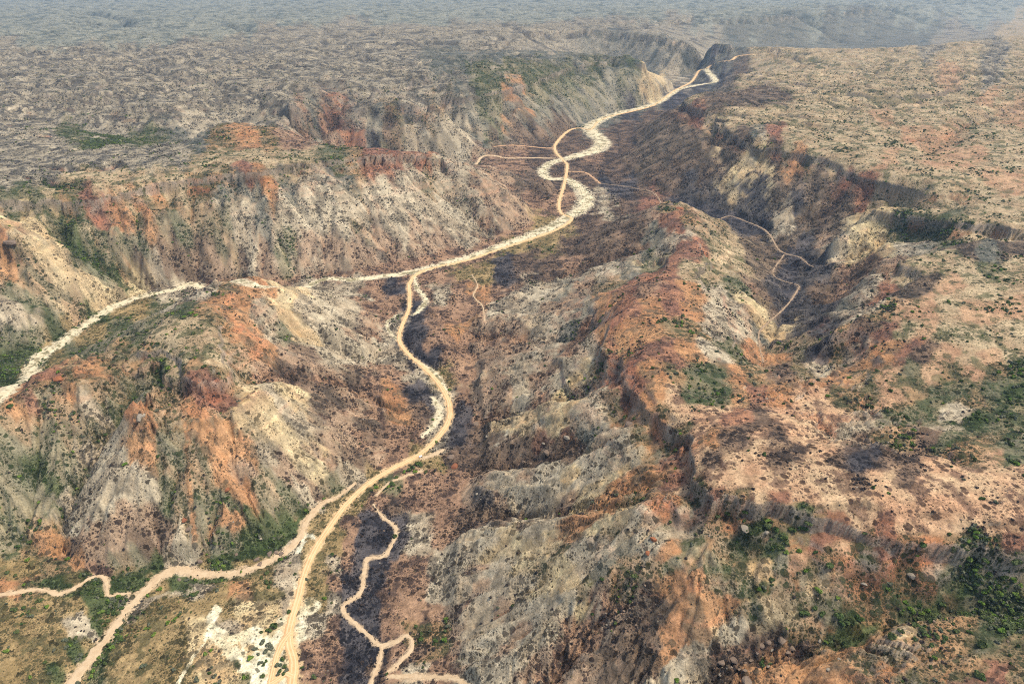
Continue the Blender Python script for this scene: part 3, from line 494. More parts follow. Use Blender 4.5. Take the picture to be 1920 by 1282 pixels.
# kind of ground seen at each spot (x y)
SPOTS = """f -4690 7089 -4544 7175 -4194 6930 -4136 7166 -3991 7270 -3683 7073 -3463 7030 -3377 7270 -3038 6963 -2915 7141 -2730 7184 -2492 7081 -2295 7089 -2075 7022 -1873 7005 -1656 6921 -1479 7005 -1294 7073 -1094 7064 -903 7132 -684 6938 -493 7005 -299 7073 -101 7210 100 7115 302 7158 500 7107 692 7022 892 7039 1000 6456 1201 6565 1353 6410 1545 6456 1700 6356 1943 6573 2092 6464 2302 6542 2453 6456 2693 6597 2931 6717 3215 6921 3704 7519 3958 7601 4258 7757 4657 8070 5003 8267 5331 8417 5649 8539 -3115 4645 -3008 4684 -2937 4787 -2743 4690 -2607 4684 -2482 4701 -2348 4701 -2211 4695 -2037 4606 -1890 4568 -1760 4568 -1802 5052;g -1594 4856 -1357 4529 -1246 4595 -1104 4551 -953 4454 -837 4513 -700 4459 -577 4492 -432 4322 -311 4359 -186 4348 -62 4359 63 4443 193 4513 326 4573 463 4634 596 4645 719 4584 865 4662 1089 5089 1267 5225 1444 5326 3844 6571 4017 6547 4143 6453 -2436 3582 -2307 3544 -2191 3523 -2150 3626 -2021 3582 -1883 3518 -1803 3561 -1725 3613 -1599 3565 -1514 3608 -1435 3674 -1322 3656 -1157 3476 -1049 3451 -972 3535 -861 3502 -773 3561 -658 3497 -555 3489 -450 3456 2103 3727 2415 3709 -1900 2756 -1821 2759 -1742 2762 -1638 2723 -1560 2726 -1471 2710 -1403 2732 -1378 2846 -1287 2829 -1181 2775 -1122 2833 -1053 2870 -936 2775 -854 2772 -766 2749 -695 2785 -609 2769 -542 2839 -444 2752 -356 2697 1929 2922 -1631 2333 -1586 2369 -1518 2372 -1470 2410 -1375 2369 -1298 2358 -1216 2335 -1152 2347 -1086 2355 -1035 2398 -965 2401 -891 2395 -808 2361 -738 2361 -673 2381 -603 2384 -546 2444 -467 2415 -397 2427 -331 2468 -259 2489 -183 2465 -1518 2140 -1473 2168 -1411 2173 -1348 2178 -1272 2160 -1204 2155 -1136 2150 -1070 2147 -1015 2168 -971 2218 -920 2258 -857 2272 -783 2256 -693 2186 -1279 1776 -1229 1783 -1188 1804 -1135 1554 -1095 1565 -1043 1560 -993 1558 -943 1556 -902 1569 -854 1569 -804 1567 -758 1573 -1028 1386 -994 1399 -967 1424;m 1621 5410 1801 5488 1988 5575 2189 5683 2476 5983 2653 5998 2907 6173 3165 6338 3419 6477 3647 6555 -356 3514 -249 3443 -151 3476 -47 3278 47 3262 143 3290 244 3378 443 4377 575 4419 692 4351 797 4238 899 4142 1009 4103 1104 4015 1205 3967 -283 2759 -198 2693 305 2930 405 3023 506 3089 610 3153 -645 2248 -453 2310 -181 2398 38 2489 116 2565 203 2694 294 2786 388 2854 -968 2039 -798 1798 -172 2242 -107 2318 639 1815 -499 1507 -404 1507 -362 1531 -605 1399 -567 1416 -521 1415 -512 1368 281 1305 732 1136 774 1040 212 1146 97 1130 118 971 494 918 84 948 368 906 85 627 120 556 101 432 83 423;t 4200 6263 1284 3859 1374 3799 1461 3740 1560 3718 1710 3813 1764 3696 1908 3767 2004 3745 2166 3652 2327 3740 2441 3591 1022 3030 1098 2993 1179 2976 1264 2972 1348 2965 1418 2929 1533 2986 1617 2979 1706 2983 1866 2958 2017 2926 621 2456 963 2398 1042 2415 1141 2474 1203 2450 1275 2447 1364 2477 1449 2498 1488 2439 1536 2401 1663 2378 608 2119 667 2104 720 2074 788 2089 853 2094 912 2084 975 2084 1043 2094 1165 2086 1228 2086 1290 2084 1359 2094 1464 2155 730 1765 787 1772 858 1806 918 1817 981 1830 1208 1835 1235 1791 1286 1787 -708 1571 -655 1560 -605 1556 -558 1561 -515 1576 -468 1586 735 1630 768 1594 810 1578 913 1588 1098 1569 1145 1567 -918 1419 -871 1416 -833 1426 -792 1433 -752 1443 -710 1450 805 1457 837 1433 867 1409 902 1394 954 1406 -918 1332 799 1425 831 1401 843 1348 870 1324 894 1298 917 1271 948 1259 823 1176 850 1161 877 1147 388 1235 458 1319 302 1056 353 1106 413 1170 601 967 628 959 658 955 686 949 745 944 637 868 665 866 693 864 572 803 -485 833 -451 824 -421 823 496 759 542 748 566 746 590 743 615 741 -468 790 -431 775 -401 770 -381 787 540 699 585 693 -414 731;v -118 2687 -40 2732 41 2806 127 2881 222 3030 321 3129 415 3141 512 3175 -112 2507 -38 2559 122 2740 211 2840 -109 2415 -37 2444 -1216 1936 -1072 2000 -1016 2010 -422 1596 -981 1302 -947 1313 -907 1296 -838 1320 -799 1328 -764 1340 -683 1353 -599 1363 -471 1378 759 1261 780 1229 801 1200 -822 1274 -750 1296 -464 1335 746 1101 -815 1244 252 1153 716 947 -888 1106 368 1026 -836 1070 -813 1089 -656 1144 -486 903 -843 1016 -815 1026 -693 1061 -549 888 -352 950 -727 987 -626 893 291 772 -484 757 211 678 240 690 453 670 559 651 -482 741 199 631 224 635 455 627 475 622 516 616 -490 699 396 597 417 595 437 591 492 578 511 574 -588 648 -569 656 -545 657 -406 638 428 541 489 539 -578 626 -535 633 -514 638 -378 621 454 491 -569 604 -553 613 -504 614 -397 600 -221 649 -145 657 -559 583 -544 592 -517 588 -391 580 -346 583 -322 583 -259 605 -553 564 -530 565 -340 563 140 449 -542 542 -357 541 -314 547 153 424 189 424 363 397 -398 524 133 408 166 403 216 399 350 393 379 388 394 386 180 386 213 384 296 382 329 381 349 384 378 379 393 377 193 370 310 370 361 371 391 368 354 340 -228 419 329 324 -381 403 -241 397;y 651 3416 568 1714 608 1675 -946 1237 -926 1264 696 1296 734 1288 -876 1232 681 1249 687 1187 -847 1173 -783 1176 -734 1228 -386 1076 -364 998 390 978 -325 969 407 922 97 760 -337 726 -297 761 70 748 -325 687 -304 698 14 727 63 669 -298 673 -276 682 -248 664 57 572 98 546 76 529 87 462 -11 505 10 493 31 485 10 466 48 445 202 404 29 432 47 420 247 385 -265 468 -244 468 63 400 210 371 -298 444 -256 442 -236 443 158 360 296 346 -288 419 -268 419 -248 419 -279 397 -260 397 -222 398;w 872 3964 -312 2297 -307 2228 -238 2220 -169 2175 628 1756 -449 1496 -227 1598 -129 1641 -479 1425 -438 1439 -396 1453 -353 1468 -309 1484 -264 1500 -220 1526 -175 1557 -128 1597 250 1735 -557 1370 -430 1391 -388 1403 -259 1444 -122 1500 -75 1544 604 1484 -549 1329 301 1215 644 1256 710 1160 183 1211 -695 1234 -655 1238 -508 1026 -399 1229 -356 1228 -315 1228 -145 1215 21 1212 61 1192 326 1006 540 958 -857 1051 -383 958 -339 1028 -310 1051 -286 1097 -19 1111 19 1091 297 899 340 932 493 860 -374 921 -293 976 -204 1048 51 969 275 819 317 855 -286 936 -258 958 -227 974 -193 975 47 868 103 818 255 746 443 748 -149 908 15 824 71 782 384 725 -311 727 -110 848 15 782 95 730 -511 692 -284 714 -105 794 86 649 372 595 456 587 -471 660 -100 744 105 607 335 560 -492 642 -449 618 -291 644 81 588 102 574 -471 603 -442 596 -416 593 -198 659 -12 614 35 586 79 561 -497 593 -457 574 -240 619 12 578 34 561 -482 564 -109 581 32 510 121 447 157 443 -248 556 -104 545 -56 523 -33 513 67 453 85 442 118 427 -354 526 -239 524 -193 522 -78 512 -54 498 -10 477 65 430 333 394 -320 498 -230 495 -75 483 -52 467 -10 450 10 444 -375 473 -223 468 -180 468 -30 439 10 421 28 412 46 403 -423 446 -277 443 -195 444 -29 418 -9 408 27 390 175 360 -28 397 9 376 140 348 -85 391 -27 373 -9 367 122 337 139 337;k 991 3973 1044 3746 744 3332 473 2850 -443 2226 275 1937 335 1930 464 1704 512 1682 555 1650 590 1601 661 1528 530 1552 575 1535 609 1365 -22 1322 572 1260 584 1198 -230 1226 483 1132 516 1118 -176 1128 477 1019 485 963 -164 1032 427 896 434 847 -156 966 -120 953 407 782 -142 848 -75 792 -71 741 318 491 -36 595 -158 584 -134 584 -152 552 -129 550 -147 521 -164 493 -142 494 -159 467 -137 466 -153 442 -133 441 -149 419 -128 417 -144 397;u 1113 3614 661 2338 732 2344 820 2395 894 2404 444 2228 484 2106 528 2027 574 1972 604 1879 409 2023 457 1959 495 1874 541 1832 584 1788 662 1704 30 1902 643 1629 682 1600 715 1562 625 1559 702 1511 736 1481 647 1472 696 1380 526 1383 575 1391 742 1044 811 1044 470 1217 529 1259 564 892 585 879;p 1749 2908 1583 2364 1106 2094 1498 2112 1045 1843 1105 1850 1197 1906 857 1575 956 1576 1000 1569 1048 1567 1000 1407 1041 1404 611 872 523 815 548 809 598 801 624 799 651 797 518 753 517 703 563 697 431 673 474 665 517 658 412 633 437 494 269 408 233 398;o 39 2621 -686 1791 702 1672 -535 1475 -813 1371 -778 1388 -912 1154 -436 1022 -412 1049 -62 1219 277 956 -432 922 -407 939 144 924 195 862 258 876 -383 868 -92 1040 132 830 156 803 183 795 -346 837 147 745 224 733 336 814 456 726 -537 754 160 673 268 698 396 700 -614 703 -542 710 -172 842 153 632 249 637 300 645 -440 664 -368 670 -164 785 131 630 -429 636 -361 645 -340 654 147 586 195 532 -424 616 -336 632 -314 638 -328 606 115 524 133 511 -302 591 94 511 142 462 -317 564 51 494 70 482 191 437 -499 546 135 422 331 399 -463 520 297 391 -512 491 -275 496 131 395 145 385 144 373 161 373 126 362 141 359 124 349 207 349 250 340 187 335 199 329 214 328 226 322 238 317 266 314;r -594 2316 -519 2291 573 2234 687 1793 -330 1634 -286 1672 -234 1670 -184 1688 -582 1475 -318 1549 -273 1572 748 1529 776 1489 -845 1352 359 1724 769 1454 326 1336 -913 1174 330 1174 267 1058 183 973 242 946 556 931 165 865 226 866 475 769 169 724 196 727 475 715 -585 745 120 731 138 686 -589 703 -377 698 -358 713 134 657 276 644 230 579 38 660 62 643 159 539 150 500 172 443 224 438 271 420 303 416 253 410 300 403 394 394 331 303;s -381 2294 -240 2275 -743 1795 -634 1800 -376 1613 -668 1459 -627 1471 -179 1623 -880 1339 -745 1408 -699 1408 -652 1403 356 1482 -721 1342 -642 1360 -345 1411 365 1318 440 1422 -885 1190 -784 1282 -592 1326 -875 1157 -829 1204 -860 1120 -836 1139 -807 1152 -758 1200 -467 1012 162 1054 -792 1113 -449 893 500 823 -404 847 210 795 241 802 434 794 -542 816 -499 793 -362 807 123 762 381 848 394 813 432 775 -557 744 -513 759 -382 720 -362 734 -354 776 185 674 296 705 352 713 413 685 496 661 538 654 -566 708 -521 719 -502 729 -440 717 -411 713 112 670 370 641 391 637 434 630 495 619 -598 672 -578 679 -555 682 -533 687 -418 669 -394 671 -350 684 110 645 148 603 -524 662 -502 667 -385 644 -319 661 124 584 164 568 372 551 392 549 446 537 468 539 -403 621 -354 621 142 554 411 511 422 499 -373 601 -350 602 -285 620 -368 581 -280 597 112 497 123 463 161 463 190 444 -509 568 -362 560 103 451 174 439 223 429 255 422 -523 547 -337 547 50 468 171 423 205 420 238 414 285 407 315 400 347 398 378 395 -485 520 -419 522 30 453 100 418 116 410 150 405 184 405 249 396 265 394 318 396 -491 492 64 412 98 402 163 388 230 385 263 382 281 385 315 384 176 371 244 372 278 371 294 371 346 373 -91 436 -70 434 225 360 241 359 286 354 310 344 324 342 339 341 -68 410 234 341 260 332 274 331 289 330 302 327 316 326 341 320 355 319 253 317 280 312 293 310 306 308 319 306 343 301;d 559 2847 528 2333 -510 2218 -375 2228 -36 2335 37 2395 112 2429 191 2488 266 2479 342 2479 416 2468 102 2190 170 2193 304 2175 359 2100 89 1873 154 1951 215 1946 389 1898 434 1835 480 1789 523 1743 196 1743 305 1729 179 1574 220 1504 258 1440 676 1432 -711 1304 -673 1313 -633 1319 118 1430 161 1389 204 1368 242 1332 -743 1263 -702 1266 -666 1278 -541 1288 22 1317 66 1311 152 1289 634 1143 423 1077 538 1086 444 1023 458 786 -308 903 496 708 -315 821 -240 876 324 708 -275 779 -252 798 -135 793 -15 770 251 576 -184 733 -43 736 -13 698 13 677 215 530 256 531 355 558 411 546 -201 681 -68 695 -40 687 -13 669 13 651 37 632 60 607 186 497 242 493 262 493 299 490 338 491 358 492 303 458 340 458 -139 619 -387 562 -60 575 -35 567 -11 535 11 520 -471 540 -400 538 114 397 114 386 128 377 95 373 111 367 192 360 208 359 -88 413 77 362 93 355 108 351 156 347 174 350 190 349 223 349 -125 395 75 346 91 342 107 339 155 337 172 339;e -1121 1877 -1125 1986 -868 1301 -856 1262 -778 1251 -770 1137 -795 1047 -828 981 -798 987 -792 922 -462 766 537 614 474 583 -561 634 -526 611 -298 572 -275 575 -256 586 207 431 239 426 -293 552 -271 555 220 414 -377 526 -308 526 283 395 367 393 -470 493 -428 495 -409 498 -388 500 -342 498 196 384 364 382 -416 471 -396 473 228 373 260 370 329 373 376 369 -404 448 256 356 272 356 368 339 -411 424 -419 402;b -587 1826 -641 2202 -573 2202 -101 2175 -34 2182 34 2188 237 2182 -78 1653 -29 1866 -76 1591 -26 1612 27 1665 84 1743 140 1747 -303 1434 -214 1461 -170 1488 -25 1541 25 1563 292 1381 -506 1331 -423 1347 -380 1352 -337 1358 -295 1371 -253 1389 -207 1394 -164 1418 -118 1428 -72 1442 637 1329 -626 1285 -585 1291 -498 1288 -456 1294 -414 1299 -372 1302 -330 1308 -288 1317 -245 1324 -201 1327 -156 1328 109 1300 611 1173 614 1044 -272 1226 -188 1221 -104 1218 -21 1216 134 1118 210 945 567 1071 -254 1125 -216 1131 -137 1128 -98 1128 -59 1125 55 1057 88 1012 -270 1021 -238 1036 -126 1017 -55 1036 -18 1022 18 993 114 920 -327 867 -87 964 -52 969 -17 940 17 921 75 833 -335 797 -291 837 -267 860 -212 892 -182 907 -82 901 -49 890 -15 845 45 814 -227 814 -203 840 -79 844 -46 821 -15 799 43 765 -265 735 -242 751 -217 762 -192 780 -44 783 39 693 -255 695 -231 706 -209 723 -157 740 -129 743 -271 656 -226 677 -176 690 -151 700 -308 616 -265 630 -243 638 -118 656 -92 653 -65 651 -38 632 12 603 -432 572 -411 575 -165 620 -114 618 -88 615 -62 611 -12 586 56 547 -451 556 -427 554 -406 556 -183 585 -84 579 -446 538 -422 537 -382 545 -176 552 -81 543 -440 520 -170 521 -124 520 -101 516 -32 489 -186 494 -119 490 -97 488 -31 463 81 408 -115 463 -94 461 -73 458 -51 447 -10 433 81 397 97 389 -174 443 -112 439 -49 426 9 401 45 391 63 388 79 379 -189 420 -169 420 -108 415 -48 404 -9 388 27 375 45 377 61 370 -183 398 -164 398 -105 392 -66 389 -47 385 9 363 26 363 44 363 60 353;l 77 1584 129 1586 -24 1451 24 1442 71 1439 -111 1325 -67 1324 -736 1146 -695 1144 -769 1062 -731 1062 -763 988 -758 921 -116 906 -124 699 -96 696 -172 659 -216 622 -190 621 -232 587 -207 586 -223 553 -200 552 -528 518 -507 519 -331 526 -286 526 -262 525 -216 523 -450 495 -365 500 -297 497 -253 495 -208 495 -498 468 -477 468 -457 469 -436 469 -353 472 -331 471 -309 470 -287 469 -202 468 -482 443 -463 444 -442 444 -384 449 -363 448 -341 446 -319 444 -216 444 -468 421 -448 421 -430 422 -393 425 -373 425 -351 424 -330 422 -309 420 -209 420 -455 400 -436 400 -400 403 -360 402 -340 401 -319 399 -299 398 -202 398;n 175 628 324 644 347 644 167 587 188 583 209 580 275 581 299 585 325 592 350 595 178 543 235 530 280 537 301 539 170 508 204 495 223 494 280 492 378 493 162 476 177 466 195 464 213 463 232 462 251 463 268 462 286 460 321 458 359 459 377 458 394 458 413 458 430 457 206 439 241 437 259 437 275 435 293 434 310 434 328 434 345 433 361 432 380 432 396 431 412 430 287 418 319 414 336 414 353 413 368 411 384 409 400 409"""
PAINT_DATA = [
('k',14,[-171.6,1114.9,-172.4,1060.4,-170.6,997.9,-145.9,952.2]),
('k',34,[-162.9,610.5,-153.8,575.9,-166.9,521.4,-154.4,478.5,-156.2,442.5,-137.3,412.0,-125.5,374.7]),
('k',18,[-130.1,579.4,-122.4,548.5,-142.0,509.3]),
('k',18,[-132.4,412.0,-104.6,425.6,-91.5,402.3]),
('k',11,[-92.0,919.7,-76.0,830.4,-76.9,766.3,-80.1,741.3]),
('k',10,[-159.9,925.2,-126.2,848.2,-107.7,781.0,-116.2,756.4]),
('k',22,[-289.7,1207.9,-250.7,1222.5,-212.6,1212.3]),
('k',16,[-172.6,1274.2,-89.1,1325.3,0.0,1387.7,72.9,1475.8]),
('k',46,[377.3,1826.7,448.9,1694.5,541.3,1591.1,582.6,1488.6]),
('k',40,[574.4,1423.6,552.4,1264.7,471.5,1059.0,394.9,936.0,334.4,822.0]),
('k',26,[577.5,1335.4,592.2,1219.5,632.7,1181.6]),
('k',40,[376.6,2456.9,287.7,2177.1,342.7,1981.7]),
('k',60,[-299.6,1682.2,-271.7,2197.2,-135.5,2182.2]),
('k',60,[866.4,3547.9,1023.2,3657.9,1189.0,3703.5]),
('k',14,[-53.7,1123.9,-41.0,1037.7,0.0,1035.9]),
('k',12,[68.6,974.9,100.6,958.1]),
('k',10,[77.4,609.8,25.0,633.8,-13.1,670.5]),
('k',16,[336.1,707.4,369.2,667.6]),
('k',8,[353.6,544.6,332.8,490.8,366.0,504.5]),
('v',70,[-505.8,943.0,-587.7,940.8,-625.8,893.4,-580.5,736.7]),
('r',18,[343.1,1407.1,327.0,1261.5,282.2,1121.3,224.2,993.5,189.1,953.6,141.8,852.9,125.7,734.8]),
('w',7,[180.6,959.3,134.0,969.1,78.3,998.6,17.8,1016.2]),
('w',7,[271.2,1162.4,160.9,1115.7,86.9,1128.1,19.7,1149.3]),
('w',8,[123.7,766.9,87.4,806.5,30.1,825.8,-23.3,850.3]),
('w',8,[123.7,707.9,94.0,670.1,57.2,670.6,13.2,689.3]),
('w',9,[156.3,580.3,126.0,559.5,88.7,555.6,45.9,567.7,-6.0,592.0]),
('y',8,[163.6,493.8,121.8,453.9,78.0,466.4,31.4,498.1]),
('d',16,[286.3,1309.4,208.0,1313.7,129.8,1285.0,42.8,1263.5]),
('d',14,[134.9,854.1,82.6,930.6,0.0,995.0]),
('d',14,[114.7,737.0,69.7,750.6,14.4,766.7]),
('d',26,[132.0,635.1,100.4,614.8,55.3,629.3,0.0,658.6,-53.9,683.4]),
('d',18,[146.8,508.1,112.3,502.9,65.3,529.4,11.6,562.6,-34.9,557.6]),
('w',9,[-369.7,525.8,-348.9,527.6,-327.8,519.9,-315.0,513.4]),
('w',9,[-291.3,498.4,-333.3,489.9,-359.8,487.2,-374.2,473.4,-375.5,457.5]),
('w',7,[-398.0,436.0,-427.5,463.5,-420.9,470.6]),
('q',16,[-248.9,436.3,-267.2,430.8,-286.1,440.2]),
('q',20,[-239.5,408.1,-221.3,396.7,-207.4,382.4]),
('q',34,[-211.9,467.7,-213.8,437.4,-219.3,414.0,-215.3,377.4]),
('q',22,[-212.0,440.2,-232.2,431.3,-248.9,436.3]),
('q',9,[-226.2,505.4,-217.5,488.1,-218.2,461.9]),
('q',12,[-294.7,468.9,-290.9,436.8,-269.0,422.0,-239.5,408.1,-227.7,386.5]),
('q',4,[-288.8,436.8,-294.3,410.8,-296.7,381.9]),
('q',7,[-232.4,542.3,-231.0,570.3,-219.6,561.3]),
('o',8,[-284.5,492.3,-293.4,472.4,-297.5,462.4]),
('w',15,[-744.0,1103.9,-732.5,1179.4,-695.3,1233.9,-640.5,1255.4,-614.5,1256.9]),
('w',12,[-275.6,962.3,-242.3,963.6,-210.2,985.6]),
('w',10,[-331.1,1207.9,-286.3,1190.0,-261.4,1165.4]),
('w',9,[-186.0,1207.9,-160.3,1161.2,-161.6,1128.0]),
('w',9,[-144.9,1326.9,-92.1,1380.5,-23.8,1435.7]),
('y',7,[-328.5,666.0,-322.3,687.5,-313.7,700.7,-305.2,726.6]),
('y',8,[-368.7,1013.4,-369.3,1079.1,-333.1,1072.8,-284.1,1051.5]),
('y',6,[-289.1,1030.0,-247.6,995.2,-213.2,993.6]),
('y',5,[-43.2,749.9,0.0,725.1,33.3,703.6,63.4,674.2]),
('y',6,[259.7,914.2,315.5,937.9,339.6,902.3]),
('y',40,[473.4,3137.1,560.9,3177.2,827.6,3959.1,812.4,3605.8]),
('y',22,[561.1,1744.1,611.4,1736.1,646.8,1682.4]),
('y',30,[687.8,1271.7,726.0,1262.1,721.1,1181.1]),
('y',20,[38.9,2609.7,100.3,2699.2]),
('r',14,[434.3,786.9,428.3,768.4,389.3,699.1]),
('o',8,[383.2,690.1,353.1,657.5]),
('o',9,[-439.4,666.3,-424.5,631.3,-411.6,598.4]),
('w',14,[-419.8,609.2,-411.3,591.9,-407.4,585.5]),
('o',8,[-362.4,708.5,-345.0,677.9,-337.1,638.3,-332.8,604.1]),
('o',6,[-400.8,688.8,-376.2,631.3,-353.6,571.4,-344.4,547.3]),
('r',12,[134.3,902.3,129.8,760.7,126.3,727.2,133.6,647.1]),
('r',10,[114.0,627.9,73.4,631.3,49.4,631.4]),
('o',10,[184.4,529.8,190.2,514.2]),
('o',14,[172.9,372.4,149.5,356.7,139.6,344.9]),
('o',10,[-522.1,490.7,-497.1,502.4,-467.4,507.9]),
('w',10,[143.9,348.3,122.8,339.8,113.5,326.8]),
('r',10,[335.8,311.6,331.1,293.3]),
('e',16,[-374.9,391.7,-378.5,437.0,-372.1,466.9]),
('e',12,[-385.6,402.5,-384.1,428.2,-384.0,463.9]),
('e',14,[-403.7,499.0,-385.3,506.5,-367.3,516.7]),
('e',8,[-352.6,509.1,-311.9,505.8,-276.9,518.1,-248.3,536.3]),
('e',14,[-310.7,533.0,-269.5,548.3,-248.4,567.5,-242.6,603.1]),
('e',16,[-230.5,630.0,-209.3,651.6,-186.3,667.4]),
('e',9,[-118.5,685.4,-134.5,677.9,-158.3,658.7,-175.4,643.8]),
('e',8,[-505.2,488.8,-485.9,496.8,-454.6,494.3]),
('e',34,[-1372.1,2005.2,-1289.7,2065.0,-1168.4,2011.1,-1044.4,1972.7]),
('e',14,[399.9,606.0,424.9,589.0,449.2,575.8]),
('e',10,[202.8,671.2,215.2,645.7,222.3,627.7]),
('e',16,[377.7,378.7,393.1,373.3,409.7,361.8]),
('e',10,[37.0,1500.1,102.4,1569.3,123.8,1604.0]),
]
STRIP_DATA = [
('creek_bed', 'sand', [-399.8, 377.0, 10, -398.9, 391.7, 10, -390.6, 430.9, 10, -386.0, 473.4, 9, -374.1, 506.5, 10, -358.2, 521.7, 11, -327.4, 516.1, 9, -293.2, 515.5, 9, -268.5, 527.3, 9, -250.1, 542.4, 8, -238.3, 563.3, 8, -236.6, 591.5, 8, -227.5, 616.2, 7, -206.1, 635.3, 5, -193.9, 654.7, 4]),
('creek_bed', 'gravel', [-632.2, 651.6, 20, -641.3, 739.5, 20, -767.6, 937.5, 21, -769.8, 1015.1, 20, -761.5, 1100.3, 16, -745.7, 1164.8, 18, -713.1, 1203.0, 14, -662.9, 1230.9, 17, -623.2, 1242.8, 18, -428.5, 1048.6, 16, -394.5, 1253.9, 15, -322.2, 1266.0, 16, -249.7, 1283.4, 17, -208.2, 1299.5, 18, -146.3, 1342.4, 20, -92.1, 1380.5, 22, -35.6, 1431.7, 24, 37.0, 1502.5, 28, 102.6, 1573.7, 28, 134.8, 1631.8, 26, 177.5, 1696.0, 34, 196.5, 1782.4, 36, 188.0, 1882.1, 34, 158.5, 1972.4, 22, 108.8, 1973.2, 24, 93.4, 2057.1, 26, 126.2, 2160.1, 26, 198.6, 2227.0, 34, 275.2, 2298.7, 44, 315.9, 2419.3, 46, 301.1, 2544.1, 44, 295.1, 2658.5, 42, 336.5, 2778.0, 38, 442.8, 2942.1, 30, 547.6, 3041.6, 28, 651.2, 3169.4, 26, 739.0, 3358.0, 26, 821.1, 3520.0, 24, 936.7, 3623.2, 22, 1015.8, 3627.8, 26, 1029.3, 3738.0, 26, 1041.2, 3935.1, 24]),
('wash','sand',[-163.9,615.7,2.5,-151.1,596.6,3,-134.3,579.4,4,-129.9,566.2,4,-133.5,543.1,4,-140.5,532.5,4,-154.6,531.0,4.5,-155.2,510.5,4.5,-154.2,485.8,4.5,-167.4,470.7,4,-162.0,457.9,4,-136.8,435.3,4,-124.6,423.7,4.5,-109.6,424.9,4,-97.9,431.1,3.5,-92.7,418.2,3.5,-101.4,403.3,4,-111.7,392.0,4]),
('wash','sand',[-121.4,423.2,3.5,-120.8,407.8,3.5,-123.9,392.3,3.5,-125.5,374.7,4]),
('wash','sand',[-108.8,388.8,4,-80.0,386.4,5,-51.1,380.5,5,-36.1,366.9,4]),
('wash','sand',[-526.0,479.6,4,-503.3,485.8,5,-481.9,490.0,4,-460.6,485.8,5,-447.0,494.8,4,-441.8,506.2,4,-430.5,509.8,4,-420.3,500.4,4,-412.2,487.4,4,-399.4,490.2,3,-391.1,491.1,3]),
('wash','gravel',[-203.0,1301.1,5,-185.3,1219.1,8,-163.4,1172.0,9,-167.0,1133.0,9,-178.3,1105.9,6]),
('wash','gravel',[-190.6,1009.9,3,-209.7,1039.8,5,-221.0,1076.7,4,-208.0,1109.9,3]),
('wash','gravel',[-169.3,965.0,4,-138.9,927.2,7,-120.0,905.8,8,-104.7,873.4,8,-92.4,840.3,6]),
('wash','gravel',[-116.2,842.3,6,-102.7,807.3,10,-107.1,774.5,8,-122.0,743.9,4]),
('wash','sand',[137.5,2213.8,6,68.8,2214.7,8,-17.1,2200.6,8,-101.8,2184.0,8,-135.4,1739.7,5]),
('wash','orange',[144.8,2347.6,8,72.3,2345.6,8,0.0,2319.2,8,-61.2,2269.8,6]),
('wash','orange',[167.5,2055.6,4,216.4,2045.0,6,237.1,1981.8,6,250.0,1917.5,6]),
('wash','faint',[250.0,1917.5,2.2,299.1,1889.5,1.9,345.6,1853.8,2.6,385.9,1778.7,2.6,367.9,1453.3,2.2,420.1,1468.0,3.4,518.6,1601.3,3.0,557.6,1559.8,3.0,576.6,1503.0,4.5,576.6,1443.1,3.8,566.1,1365.1,3.8,574.0,1325.8,3.0,591.3,1287.7,2.6,595.2,1216.6,2.2,644.3,1233.2,1.5]),
('wash','faint',[565.0,1330.6,3.0,525.2,1264.2,2.6,499.1,1205.3,2.2,509.6,1176.2,1.9,524.9,1145.0,2.6,487.6,1078.9,2.6,452.9,1027.2,2.6,414.9,968.6,2.2,373.6,911.3,2.2,358.2,863.5,2.2,340.3,797.4,1.5]),
('wash','sand',[-81.3,1282.9,1.5,-68.2,1231.9,2,-73.3,1184.3,2,-54.1,1135.8,2,-47.9,1053.4,1.5]),
('road','road',[-183.4,363.2,9.5,-194.2,382.4,9.5,-197.3,396.7,9.5,-200.1,408.6,9.5,-207.8,423.1,9.5,-213.3,437.4,9.5,-215.1,456.0,9,-215.8,477.8,9,-217.5,508.6,8.5,-215.8,541.7,8.5,-207.2,579.3,8.5,-195.6,616.4,8.5,-176.8,651.7,8.5,-154.7,677.2,8.5,-133.5,695.5,8.5,-115.0,714.4,8.5,-97.3,749.2,8.5,-88.1,786.5,8.5,-90.0,819.7,8.5,-100.7,854.2,8.5,-120.7,895.1,8,-145.5,932.5,8,-170.6,968.5,8,-189.7,1009.9,7.5,-193.4,1055.6,7.5,-189.9,1128.0,7.5,-195.8,1187.2,7.5,-203.2,1243.9,8,-192.4,1295.3,8.5,-156.2,1328.5,8,-91.3,1366.2,8,-23.7,1429.4,8,49.1,1491.8,8,107.6,1549.4,8,147.1,1620.7,9,123.8,1666.6,8,123.2,1747.3,9,140.7,1866.5,9,155.6,1975.6,9,170.6,2122.7,9,161.9,2192.9,9,145.2,2291.5,10,149.1,2392.7,10,183.0,2520.0,10,224.5,2633.4,10,262.4,2654.3,8,296.3,2630.2,8,340.7,2778.0,9,413.7,2887.9,9,515.4,2981.9,9,605.7,3086.4,9,671.9,3216.1,9,752.9,3402.2,10,828.0,3552.2,11,917.3,3713.3,11,1004.5,3935.4,11,1048.6,3933.1,11,1080.4,3936.1,11,1147.1,3848.1,11,1182.2,3882.1,12,1220.0,3872.2,12,1268.5,3851.7,10]),
('track','road',[-209.9,367.6,8,-214.4,386.5,7,-216.4,400.8,6,-217.4,415.4,6,-216.3,428.5,7,-212.0,440.2,6]),
('track','road',[-197.5,393.9,7,-204.5,396.7,7,-209.0,391.1,6,-214.4,386.5,6]),
('track','sand',[-114.8,699.9,5,-100.4,707.7,6,-89.3,716.3,5]),
('track','sand',[-113.8,674.0,3.5,-132.6,664.4,3,-150.6,652.4,3,-163.3,630.6,2.5]),
]
